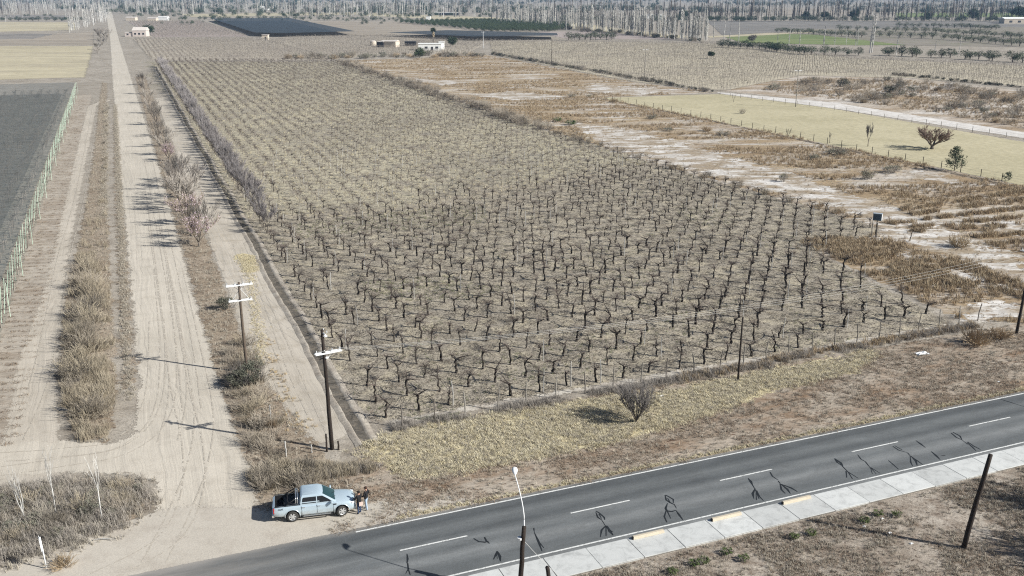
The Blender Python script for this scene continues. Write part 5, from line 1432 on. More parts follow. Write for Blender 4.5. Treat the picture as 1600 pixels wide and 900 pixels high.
pole('utility_pole', bC, tC, .095, .07, M['wood_dark'], 'thin dark bare pole at the front edge of the vineyard')
bD = G(1505, 857); tD = at_y(1548, 710, bD.y)
pole('leaning_pole', bD, tD, .17, .13, M['wood_dark'], 'thick dark bare wooden pole on the litter behind the pavement')
bE = G(1588, 521)
pe, _ = pole('utility_pole', bE, (bE.x + .3, bE.y, 9.6), .15, .10, M['wood_dark'], 'dark utility pole at the far end of the front fence')
crossarm(pe, 8.6, TH + R_(90), 2.0, M['white_steel'], .1, False, True, 3)
for q, h, lab in (((511, 706), 1.5, 'short dark stub leaning on the pole beside the ditch'), ((529, 703), .75, 'tiny dark stub beside the ditch end')):
    p = G(*q); pole('pole_stub', p, (p.x, p.y, h), .075, .065, M['wood_dark'], lab, 'stub')
for q, h, lab in (((447, 714), 1.3, 'pale grey post at the mouth of the canal track'), ((423, 654), 1.2, 'thin pale post among the shrubs by the canal track'), ((487, 708), .7, 'low grey stake near the ditch end')):
    p = G(*q); pole('marker_post', p, (p.x, p.y, h), .055, .05, M['post_pale'], lab, 'post')
# street lamp: wooden pole, white bracket, lamp head
LP = Vector((.16, 49.4, 7.3))
bL = Vector((.45, 48.15, 0)); tL = at_y(819, 823, bL.y)
lt, dL = pole('street_lamp', bL, tL, .16, .125, M['wood_dark'], 'street lamp with white curved arm on a dark wooden pole beside the pavement', 'street lamp')
e = LP - bL
b = MB(); P0 = dL + Vector((0, .12, -.9)); P1 = dL + Vector((0, .14, .35)); pts = []
b.tube([P0, P1], .035, 8)
for i in range(9):
    t = i / 8; a_ = P1; c_ = P1 + Vector((-.02, .2, .9)); f_ = e - Vector((0, .28, .05))
    pts.append(a_.lerp(c_, t).lerp(c_.lerp(f_, t), t))
b.tube(pts, [.036 - .008 * i / 8 for i in range(9)], 8)
b.obj('lamp_arm', M['white_steel'], lt, smooth=True)
b = MB()
for i, (z, rx) in enumerate(((0, 0), )): pass
ax = Vector((-.05, 1, .18)).normalized()
secs = [(-.32, .05), (-.22, .09), (-.05, .15), (.14, .175), (.28, .15), (.36, .07)]
vs, fs = [], []
for s, rr in secs:
    for k in range(10):
        an = 2 * math.pi * k / 10
        vs.append(e + ax * s + Vector((1, 0, 0)) * (rr * math.cos(an)) + Vector((0, -.18, 1)).normalized() * (rr * .62 * math.sin(an)))
for i in range(len(secs) - 1):
    for k in range(10):
        fs.append((i * 10 + k, i * 10 + (k + 1) % 10, (i + 1) * 10 + (k + 1) % 10, (i + 1) * 10 + k))
fs += [tuple(range(10))[::-1], tuple(range(50, 60))]
b.add(vs, fs); b.obj('lamp_head', M['white_steel'], lt, smooth=True)
b = MB(); b.sphere(e + Vector((0, .08, -.09)), .12, 10, 6, 0, (1, 1.5, .5)); b.obj('lamp_glass', plain('lamp_glass', (.5, .55, .6), .15), lt, smooth=True)
b = MB(); zc = at_y(818, 841, bL.y).z; b.tube([(0, 0, zc - .06), (0, 0, zc + .06)], .16, 10); b.obj('collar', M['white_steel'], lt)
bS = Vector((2.2, 48.85, 0)); tS = at_y(855, 886, bS.y)
pole('pole_stub', bS, tS, .13, .125, M['wood_dark'], 'short dark wooden stub standing behind the pavement near the street lamp', 'stub')
def wire(name, a, c, sag, label, r=.0065, n=14, cat='wire', group=None):
    b = MB(); a, c = Vector(a), Vector(c)
    b.tube([a.lerp(c, i / n) - Vector((0, 0, sag * 4 * (i / n) * (1 - i / n))) for i in range(n + 1)], r, 4)
    return tag(b.obj(name, M['wire']), label, cat, group)
wire('guy_wire', bL + Vector((.1, 0, zc)), bS + Vector((.0, .0, 1.2)) + Vector((.9, .5, -1.1)), .1, 'thin pale stay wire from the street lamp pole to the ground', .014, 4)
dA8 = Vector((math.cos(TH + R_(8)), math.sin(TH + R_(8)), 0))
for k in (-.95, -.3, .35, .9):
    a = bA + Vector((0, 0, at_y(505, 551, bA.y).z + .2)) + dA8 * (k + .15)
    wire('power_line', bB + Vector((lean.x * .6, 0, dB.z - .05)) + UR * (k * 1.1), a, .5, 'thin overhead power wire between the two wooden poles with crossarms', group='power wires between the crossarm poles')
    wire('power_line', bB + Vector((lean.x * .6, 0, dB.z - .05)) + UR * (k * 1.1), DR(165, 4.6, 8.6) + UR * k, 1.4, 'thin overhead power wire running along the dirt road', group='power wires along the dirt road', n=20)
for k in (-.8, 0, .8):
    wire('power_line', bA + Vector((0, 0, at_y(505, 551, bA.y).z + .2)) + dA8 * (k + .15), bE + Vector((.28, 0, 8.75)) + NR * k, 1.5, 'thin overhead power wire crossing the front of the vineyard', group='power wires along the paved road', n=24)
# road sign seen edge-on
p = G(73, 889); vd = Vector((p.x, p.y, 0)).normalized()
t = empty('road_sign', p); tag(t, 'white road sign on a white post seen from its edge beside the thicket', 'sign')
b = MB(); b.tube([(0, 0, -.2), (-.05, 0, 1.2), (-.12, .02, 2.2)], .042, 8); b.obj('post', M['white_steel'], t, smooth=True)
b = MB(); X = vd; Z = Vector((-.06, 0, 1)).normalized(); Y = Z.cross(X)
b.box(Vector((-.10, .02, 1.75)) + Y * .055, (.62, .03, .78), ax=(X, Y, X.cross(Y)))
b.obj('plate', M['white_steel'], t, bevel=.008)
b = MB()
for z in (1.5, 2.0): b.box(Vector((-.09, .02, z)) + Y * .03, (.3, .02, .04), ax=(X, Y, X.cross(Y)))
b.obj('bracket', M['wire'], t)
# meter box on a post at the vineyard corner
p = G(1367, 374)
t = empty('meter_box', p); tag(t, 'blue grey box with white side on a post at the vineyard corner', 'box')
b = MB(); b.tube([(0, 0, -.2), (.02, 0, 2.9)], .06, 8); b.obj('post', M['wood_dark'], t)
b = MB(); b.box((.02, -.02, 3.25), (1.15, .62, .95), R_(-28)); b.obj('case', plain('box_blue', (.10, .15, .20), .5, var=.15), t, bevel=.02)
b = MB(); M3 = Matrix.Rotation(R_(-28), 3, 'Z')
c = Vector((.02, -.02, 3.25)) + M3 @ Vector((.585, 0, 0)); b.box(c, (.02, .58, .9), R_(-28)); b.obj('side_panel', M['white_steel'], t)
b = MB(); b.box((.02, -.02, 3.75), (1.25, .72, .05), R_(-28)); b.obj('lid', plain('box_lid', (.32, .36, .40), .5), t)
b = MB(); b.box(Vector((.02, -.02, 3.2)) + M3 @ Vector((-.1, -.325, 0)), (.7, .02, .6), R_(-28)); b.obj('door', plain('box_door', (.07, .11, .15), .45), t, bevel=.006)
for dx, dy, lab in ((-.5, .1, 'grey post left of the meter box post'), (.25, .3, 'grey post right of the meter box post')):
    pole('fence_post', (p.x + dx, p.y + dy, 0), (p.x + dx, p.y + dy, 2.3), .07, .06, M['wood_grey'], lab, 'post')
for q, h, lab in (((1421, 377), 1.5, 'leaning dark stake on the white crust right of the meter box'),):
    p = G(*q); pole('fence_post', p, (p.x + .25, p.y, h), .07, .06, M['wood_dark'], lab, 'post')
# far utility poles
for q, h, r, mat, arm, lab in (((1243, 167), 11.0, .14, 'wood_grey', True, 'grey utility pole at the white track'), ((862, 101), 11.5, .15, 'wood_dark', False, 'dark utility pole at the left of the pale vineyard'), ((1007, 123), 11.5, .15, 'wood_grey', True, 'utility pole in front of the middle of the pale vineyard'),
                               ((755, 76), 10.0, .16, 'white_steel', True, 'white utility pole right of the white house'), ((693, 28), 14.0, .3, 'white_steel', False, 'white mast at the far white roofs')):
    p = G(*q)
    t, _ = pole('utility_pole', p, (p.x, p.y, h), r, r * .7, M[mat], lab)
    if arm: crossarm(t, h - .3, .2, 2.4, M['white_steel'], .14, False, False, 3)
# pasture fences
def fence(name, pxl, n_, h, label, mat='wood_dark', wires=3, r=.07):
    P = [G(*q) for q in pxl]; L = [0]
    for a, c in zip(P, P[1:]): L.append(L[-1] + (c - a).length)
    t = empty(name, P[0]); tag(t, label, 'fence'); tops = []
    me = [post_mesh('post', h, r, M[mat], 6, 80 + i, .06) for i in range(3)]
    for i in range(n_):
        s = L[-1] * i / (n_ - 1); k = max(j for j in range(len(P) - 1) if L[j] <= s or j == 0)
        q = P[k].lerp(P[k + 1], (s - L[k]) / (L[k + 1] - L[k]))
        o = link('post', me[i % 3], t); o.location = q - P[0]; o.scale = (1, 1, random.uniform(.9, 1.12)); tops.append(q - P[0])
    for w_ in range(wires):
        b = MB(); b.tube([q + Vector((.05, 0, h * (.3 + .6 * w_ / max(wires - 1, 1)))) for q in tops], .009, 3); b.obj('wire', M['wire'], t)
    return t
fence('pasture_fence', [(945, 154), (1100, 184), (1310, 229), (1600, 290)], 34, 1.5, 'dark post and wire fence along the near side of the pasture')
fence('track_fence', [(1125, 149), (1300, 172), (1600, 219)], 24, 1.4, 'thin post fence between pasture and white track', 'wood_grey')
b = MB()
A, C = G(1540, 262), G(1600, 264)
m_bk = M['ditch']
# dark low earth bank under the pasture fence
pts = [G(*q) for q in ((940, 154), (1100, 186), (1310, 231), (1450, 262), (1600, 294), (1680, 312))]
rows = []
r = random.Random(5)
for a, c in zip(pts, pts[1:]):
    k_ = int((c - a).length / 1.5)
    for i in range(k_):
        q = a.lerp(c, i / k_); d = (c - a).normalized(); nn = Vector((d.y, -d.x, 0))
        rows.append([q + nn * (x + r.uniform(-.1, .1)) + Vector((0, 0, z * r.uniform(.6, 1.3))) for x, z in ((-.1, .01), (.25, .28), (.7, .22), (1.1, .01))])
b.add([v for row in rows for v in row], [(i * 4 + k, i * 4 + k + 1, i * 4 + k + 5, i * 4 + k + 4) for i in range(len(rows) - 1) for k in range(3)])
tag(b.obj('earth_bank', m_vl, smooth=True), 'low dark earth bank under the pasture fence', 'bank', None, 'structure')
# litter
def litter(q, s, label, mat='white_steel', rz=.3, group=None):
    p = G(*q); b = MB(); r = random.Random(int(q[0]))
    nx = 4
    vs = [Vector(((i / nx - .5) * s[0], (j / nx - .5) * s[1], s[2] * r.random() * (1 if 0 < i < nx and 0 < j < nx else .3))) for j in range(nx + 1) for i in range(nx + 1)]
    fs = [(j * (nx + 1) + i, j * (nx + 1) + i + 1, (j + 1) * (nx + 1) + i + 1, (j + 1) * (nx + 1) + i) for j in range(nx) for i in range(nx)]
    b.add([v + Vector((0, 0, .03)) for v in vs], fs)
    o = b.obj('crumpled_sheet', M[mat]); o.location = p; o.rotation_euler = (0, 0, rz)
    return tag(o, label, 'litter', group)
litter((1440, 553), (1.3, .75, .25), 'crumpled white sheet lying on the verge before the fence')
litter((1034, 619), (.5, .35, .12), 'white scrap of litter right of the lone bare tree')
for q, lab in (((1378, 811), 'white litter scrap beside a green weed'), ((1350, 823), 'white litter scrap near the shadow of the thick pole'), ((1424, 850), 'white litter scrap under the thick pole shadow'), ((1390, 833), 'white litter scrap between weeds and thick pole'),
               ((142, 834), 'white scrap under the thicket edge'), ((1560, 597), 'white scrap on the verge by the paved road')):
    litter(q, (.22, .16, .08), lab)
p = G(486, 742)
t = empty('plank_pile', p); tag(t, 'two pale planks lying in the weeds behind the pickup', 'planks')
for k, (dy, a_, z) in enumerate(((0, -.1, .12), (.35, .05, .3))):
    b = MB(); b.box((.05 * k, dy, z), (1.0, .16, .06), a_); b.obj('plank', M['post_pale'], t, bevel=.008)
b = MB(); b.box((-.2, .18, .1), (.12, .4, .14), 0); b.obj('support', M['wood_grey'], t)
p = G(150, 846)
t = empty('plank_pile', p); tag(t, 'thin pale sticks dumped at the edge of the thicket', 'sticks')
for k in range(4):
    b = MB(); a_ = .3 + .25 * k; b.tube([Vector((-.4 + .25 * k, .06 * k, .05 + .02 * k)), Vector((.2 + .25 * k, .25 - .05 * k, .07 + .02 * k))], .025, 5); b.obj('stick', M['post_pale'], t)

# ================================================================== pickup
pr, pf = G(458, 815), G(535, 806)
car_ang = math.atan2(pf.y - pr.y, pf.x - pr.x)
cf = Vector((math.cos(car_ang), math.sin(car_ang), 0)); cl = Vector((-cf.y, cf.x, 0))
car_c = (pr + pf) / 2 + cl * .80
car = empty('pickup_truck', (car_c.x, car_c.y, .02), car_ang)
tag(car, 'silver double cab pickup with roll bar parked on the dirt beside the road', 'pickup truck')
n = NT('silver_paint')
f = n.noise(n.objc(), 90, 2, .5); dust = n.noise(n.objc(), 2.2, 4, .6)
zz = n.n('ShaderNodeSeparateXYZ'); n.l(n.objc(), zz.inputs[0])
lowd = n.math('MULTIPLY', n.math('SUBTRACT', 1.0, n.math('DIVIDE', n.math('SUBTRACT', zz.outputs['Z'], .38), .4, clamp=True)), n.ramp(dust, [(.35, .2), (.65, .75)]))
m_silver = n.princ(n.mix(lowd, n.mix(f, (.50, .61, .69), (.57, .68, .76)), (.42, .37, .31)), n.math('MULTIPLY_ADD', lowd, .4, .28), .35, spec=.5, coat=.45)
m_glass = plain('car_glass', (.012, .015, .02), .06, spec=.6)
m_wscr = plain('windscreen_glass', (.02, .05, .055), .05, spec=.6)
m_black = plain('black_plastic', (.018, .018, .02), .55)
m_rub = plain('tyre_rubber', (.045, .043, .040), .9, var=.25, scale=8)
m_rim = plain('alloy', (.62, .63, .64), .3, metal=.6)
m_chr = plain('chrome', (.7, .71, .72), .15, metal=.9)
m_red = plain('tail_red', (.45, .03, .03), .25)
m_lens = plain('head_lens', (.75, .78, .80), .12)
ST = [(2.52, .56, .80, .60, .84), (2.47, .46, .93, .74, .97), (2.36, .40, 1.00, .84, 1.06), (2.1, .37, 1.07, .905, 1.15), (1.6, .38, 1.12, .925, 1.21), (1.0, .40, 1.15, .93, 1.245), (.7, .40, 1.16, .93, 1.25), (-.98, .40, 1.18, .93, 1.20), (-1.3, .42, 1.19, .925, 1.195),
      (-2.4, .46, 1.19, .915, 1.195), (-2.72, .50, 1.18, .90, 1.185), (-2.82, .58, 1.13, .86, 1.135)]
def sect(x, zb, zt, wy, zc):
    h = [(wy - .07, zb), (wy - .01, zb + .10), (wy + .02, zb + (zt - zb) * .52), (wy - .005, zt - .13), (wy - .05, zt - .03), (wy - .12, zt), (wy * .45, zc)]
    return [(x, y, z) for y, z in h] + [(x, 0, zc + .008)] + [(x, -y, z) for y, z in h[::-1]]
b = MB(); m_ = 15
for s in ST: b.v += sect(*s)
for i in range(len(ST) - 1):
    for k in range(m_):
        b.f.append((i * m_ + k, (i + 1) * m_ + k, (i + 1) * m_ + (k + 1) % m_, i * m_ + (k + 1) % m_))
b.f += [tuple(range(m_)), tuple(range((len(ST) - 1) * m_, len(ST) * m_))[::-1]]
b.m = [0] * len(b.f)
me = b.mesh('body', [m_silver, m_black])
bm = bmesh.new(); bm.from_mesh(me); bmesh.ops.recalc_face_normals(bm, faces=bm.faces); bm.to_mesh(me); bm.free()
tmp = link('tmp_body', me)
cut = MB()
for x in (1.61, -1.61):
    for s in (-1, 1): cut.tube([(x, s * .60, .43), (x, s * 1.2, .43)], .475, 28, 0)
cut.box((-1.945, 0, 1.16), (1.54, 1.56, .9))
cme = cut.mesh('cut', m_black)
bm = bmesh.new(); bm.from_mesh(cme); bmesh.ops.recalc_face_normals(bm, faces=bm.faces); bm.to_mesh(cme); bm.free()
cuto = link('tmp_cut', cme)
md = tmp.modifiers.new('b', 'BOOLEAN'); md.object = cuto; md.operation = 'DIFFERENCE'; md.solver = 'EXACT'; md.material_mode = 'TRANSFER'
dg = bpy.context.evaluated_depsgraph_get()
body = bpy.data.meshes.new_from_object(tmp.evaluated_get(dg))
bpy.data.objects.remove(tmp); bpy.data.objects.remove(cuto)
body.name = 'body'
body.polygons.foreach_set('use_smooth', [True] * len(body.polygons))
body.set_sharp_from_angle(angle=R_(32))
link('body', body, car)
CAB = [(1.13, 1.34, -1.16, .885), (1.30, 1.08, -1.14, .86), (1.68, .50, -1.05, .755), (1.78, .28, -1.0, .70), (1.825, .05, -.90, .58)]
def cabloop(z, xf, xr, wd): 
    h = [(xf, wd * .42), (xf - .05, wd * .80), (xf - .15, wd), (xr + .08, wd), (xr, wd * .86)]
    return [(x, y, z) for x, y in h] + [(x, -y, z) for x, y in h[::-1]]
b = MB()
for c in CAB: b.v += cabloop(*c)
for i in range(len(CAB) - 1):
    for k in range(10): b.f.append((i * 10 + k, i * 10 + (k + 1) % 10, (i + 1) * 10 + (k + 1) % 10, (i + 1) * 10 + k))
b.f.append(tuple(range(40, 50))); b.m = [0] * len(b.f)
cm = b.mesh('cab', m_silver, smooth=True); cm.set_sharp_from_angle(angle=R_(40))
bm = bmesh.new(); bm.from_mesh(cm); bmesh.ops.recalc_face_normals(bm, faces=bm.faces); bm.to_mesh(cm); bm.free()
cab = link('cab', cm, car)
def cabw(z):
    for (z0, *_a, w0), (z1, *_b, w1) in zip(CAB, CAB[1:]):
        if z0 <= z <= z1: return w0 + (w1 - w0) * (z - z0) / (z1 - z0)
def cabxf(z):
    for a, c in zip(CAB, CAB[1:]):
        if a[0] <= z <= c[0]: return a[1] + (c[1] - a[1]) * (z - a[0]) / (c[0] - a[0])
def cabxr(z):
    for a, c in zip(CAB, CAB[1:]):
        if a[0] <= z <= c[0]: return a[2] + (c[2] - a[2]) * (z - a[0]) / (c[0] - a[0])
for s in (-1, 1):
    for poly_ in ([(.98, 1.235), (.03, 1.235), (.03, 1.64), (.38, 1.64), (.74, 1.42)], [(-.03, 1.235), (-.98, 1.235), (-.92, 1.58), (-.86, 1.64), (-.03, 1.64)]):
        b = MB(); vs = [Vector((x, s * (cabw(z) + .006), z)) for x, z in poly_]
        zs = sorted(set(z for _, z in poly_))
        vin = [v - Vector((0, s * .02, 0)) for v in vs]; k = len(vs)
        b.add(vs + vin, [tuple(range(k)), tuple(range(k, 2 * k))[::-1]] + [(i, (i + 1) % k, k + (i + 1) % k, k + i) for i in range(k)])
        b.obj('side_window', m_glass, car)
b = MB(); rows = []
for z in (1.20, 1.30, 1.48, 1.68, 1.71):
    wd = cabw(z); xf = cabxf(z)
    rows.append([Vector((xf + .012, wd * .42, z + .004)), Vector((xf - .05 + .014, wd * .80, z + .004)), Vector((xf - .05 + .014, -wd * .80, z + .004)), Vector((xf + .012, -wd * .42, z + .004))])
vs = [v for r0_ in rows for v in (r0_[1], r0_[0], r0_[3], r0_[2])]
b.add(vs, [(i * 4 + k, i * 4 + k + 1, i * 4 + k + 5, i * 4 + k + 4) for i in range(4) for k in range(3)])
wsc = b.obj('windscreen', m_wscr, car, smooth=True)
b = MB(); b.tube([(1.25, .4, 1.235), (.99, -.1, 1.40)], .012, 4); b.tube([(1.25, -.2, 1.235), (1.0, -.62, 1.37)], .012, 4); b.obj('wiper', m_black, wsc)
b = MB(); b.quad(*[Vector((cabxr(z) - .008, y, z)) for y, z in ((.66, 1.28), (-.66, 1.28), (-.56, 1.64), (.56, 1.64))]); b.obj('rear_window', m_glass, car)
# doors with handles
prof = [(-.01, .50), (.02, .78), (-.005, 1.04), (-.05, 1.14)]
for s in (-1, 1):
    for x0, x1 in ((.01, 1.04), (-.98, -.02)):
        b = MB(); vs = []
        for dy, z in prof:
            for x in (x0, (x0 + x1) / 2, x1): vs.append((x, s * (.93 + dy + .007), z))
        b.add(vs, [(j * 3 + i, j * 3 + i + 1, j * 3 + i + 4, j * 3 + i + 3) for j in range(3) for i in range(2)])
        d_ = b.obj('door', m_silver, car)
        b = MB(); b.box((x0 + .13, s * .955, 1.02), (.17, .035, .045)); b.obj('handle', m_chr, d_, bevel=.01)
    # seams
    b = MB()
    for x in (1.06, -.005, -1.0): b.box((x, s * .942, .80), (.014, .02, .62))
    b.obj('door_seam', m_black, car)
    b = MB(); b.box((1.18, s * .955, 1.01), (.18, .015, .08)); b.obj('fender_badge', m_black, car, bevel=.004)
    b = MB(); b.tube([(1.05, s * .86, .37), (.98, s * .985, .36), (-1.0, s * .985, .36), (-1.08, s * .86, .37)], .05, 8); b.obj('side_step', m_black, car)
    b = MB(); b.box((-.02, s * .992, .41), (1.8, .09, .02)); b.obj('step_tread', m_chr, car)
    mr = MB(); mr.box((.96, s * 1.06, 1.24), (.12, .24, .19)); mo = mr.obj('mirror', m_silver, car, bevel=.04)
    b = MB(); b.box((.98, s * .95, 1.2), (.06, .12, .05)); b.obj('mirror_arm', m_black, mo)
    b = MB(); b.box((2.30, s * .70, .92), (.24, .30, .15), -s * R_(32)); b.obj('headlight', m_lens, car, bevel=.03)
    b = MB(); b.box((2.42, s * .62, .58), (.1, .16, .1)); b.obj('fog_light', m_lens, car, bevel=.02)
    b = MB(); b.box((-2.79, s * .83, .92), (.09, .13, .36)); b.obj('tail_light', m_red, car, bevel=.02)
    b = MB(); b.box((-2.03, s * .72, .25), (.02, .28, .3)); b.obj('mud_flap', m_black, car)
    # wheel arch lips
    for x in (1.61, -1.61):
        b = MB(); b.tube([(x + .49 * math.cos(a_), s * .925, .43 + .49 * math.sin(a_)) for a_ in np.linspace(-.1, math.pi + .1, 15)], .028, 5); b.obj('arch_lip', m_silver, car, smooth=True)
b = MB(); b.box((2.48, 0, .80), (.08, 1.0, .24)); gr = b.obj('grille', m_black, car, bevel=.02)
b = MB()
for z in (.74, .82, .89): b.box((2.535, 0, z), (.03, .92, .025))
b.obj('grille_bar', m_chr, gr)
b = MB(); b.box((2.44, 0, .50), (.22, 1.55, .24)); b.obj('front_bumper', m_silver, car, bevel=.06)
b = MB(); b.box((-2.86, 0, .50), (.16, 1.6, .18)); b.obj('rear_bumper', m_chr, car, bevel=.03)
b = MB(); b.box((-2.835, 0, .90), (.03, 1.45, .46)); tg = b.obj('tailgate', m_silver, car, bevel=.01)
b = MB(); b.box((-2.86, 0, .98), (.03, .28, .06)); b.obj('handle', m_black, tg)
b = MB(); b.box((-1.945, 0, .745), (1.52, 1.54, .03)); b.obj('bed_liner', m_black, car)
b = MB(); b.box((-1.62, .0, 1.10), (1.05, 1.5, .05)); b.obj('bed_cover', m_black, car, bevel=.02)
rb = MB()
for x in (-1.25, -1.36):
    rb.tube([(x, .80, 1.17), (x + .01, .74, 1.55), (x + .02, .66, 1.66), (x + .02, .5, 1.70), (x + .02, -.5, 1.70), (x + .02, -.66, 1.66), (x + .01, -.74, 1.55), (x, -.80, 1.17)], .035, 8)
rbo = rb.obj('roll_bar', m_chr, car, smooth=True)
for s in (-1, 1):
    b = MB(); b.tube([(-1.36, s * .72, 1.60), (-1.65, s * .77, 1.44), (-2.05, s * .82, 1.20)], .035, 8); b.tube([(-1.36, s * .78, 1.32), (-1.7, s * .81, 1.24)], .02, 6); b.obj('stay', m_black, rbo, smooth=True)
b = MB(); b.box((-1.9, .86, 1.2), (1.7, .05, .03)); b.box((-1.9, -.86, 1.2), (1.7, .05, .03)); b.obj('bed_rail', m_black, car, bevel=.008)
b = MB()
for y in (-.45, .45): b.tube([(-.75, y, 1.815), (-.2, y, 1.822)], .012, 6)
b.obj('roof_rib', m_silver, cab)
tx = bpy.data.curves.new('decal', 'FONT'); tx.body = '4x4'; tx.size = .2; tx.align_x = 'CENTER'; tx.extrude = .002
to = bpy.data.objects.new('tmp', tx); COL.objects.link(to)
dg = bpy.context.evaluated_depsgraph_get()
tm = bpy.data.meshes.new_from_object(to.evaluated_get(dg)); bpy.data.objects.remove(to)
tm.materials.clear(); tm.materials.append(m_black)
for s, rz_ in ((-1, 0), (1, math.pi)):
    o = link('decal', tm, car); o.location = (-2.35, s * .943, .98); o.rotation_euler = (math.pi / 2, 0, rz_)
def wheel_meshes():
    t = MB(); pf_ = [(-.125, .24), (-.13, .33), (-.11, .375), (-.05, .39), (.05, .39), (.11, .375), (.13, .33), (.125, .24)]
    n_ = 28; vs = []
    for k in range(n_):
        a_ = 2 * math.pi * k / n_
        vs += [(r_ * math.cos(a_), y, r_ * math.sin(a_)) for y, r_ in pf_]
    m = len(pf_)
    t.add(vs, [(k * m + i, k * m + i + 1, ((k + 1) % n_) * m + i + 1, ((k + 1) % n_) * m + i) for k in range(n_) for i in range(m - 1)])
    r = MB()
    r.tube([(0, -.11, 0), (0, -.125, 0)], [.05, .045], 12)
    for k in range(6):
        a_ = 2 * math.pi * k / 6
        d = Vector((math.cos(a_), 0, math.sin(a_))); u = Vector((-d.z, 0, d.x))
        r.add([d * .03 + u * .035 + Vector((0, -.12, 0)), d * .03 - u * .035 + Vector((0, -.12, 0)), d * .235 - u * .065 + Vector((0, -.105, 0)), d * .235 + u * .065 + Vector((0, -.105, 0)),
               d * .03 + u * .035 + Vector((0, -.08, 0)), d * .03 - u * .035 + Vector((0, -.08, 0)), d * .235 - u * .065 + Vector((0, -.06, 0)), d * .235 + u * .065 + Vector((0, -.06, 0))],
              [(0, 1, 2, 3), (7, 6, 5, 4), (0, 4, 5, 1), (1, 5, 6, 2), (2, 6, 7, 3), (3, 7, 4, 0)])
    rv_ = []
    for k in range(n_):
        a_ = 2 * math.pi * k / n_
        rv_ += [(.225 * math.cos(a_), -.11, .225 * math.sin(a_)), (.255 * math.cos(a_), -.128, .255 * math.sin(a_)), (.225 * math.cos(a_), .10, .225 * math.sin(a_))]
    r.add(rv_, [(k * 3, k * 3 + 1, ((k + 1) % n_) * 3 + 1, ((k + 1) % n_) * 3) for k in range(n_)] + [(k * 3 + 2, k * 3, ((k + 1) % n_) * 3, ((k + 1) % n_) * 3 + 2) for k in range(n_)])
    d = MB(); d.tube([(0, -.02, 0), (0, .1, 0)], .22, 20)
    return t.mesh('tyre', m_rub, smooth=True), r.mesh('rim', m_rim), d.mesh('brake_disc', m_black)
wt_, wr_, wd_ = wheel_meshes()
for x in (1.61, -1.61):
    for s in (-1, 1):
        wo_ = link('wheel', wd_, car); wo_.location = (x, s * .80, .39); wo_.rotation_euler = (0, 0, (0 if s < 0 else math.pi) + (R_(14) if x > 0 else 0))
        link('tyre', wt_, wo_); link('rim', wr_, wo_)

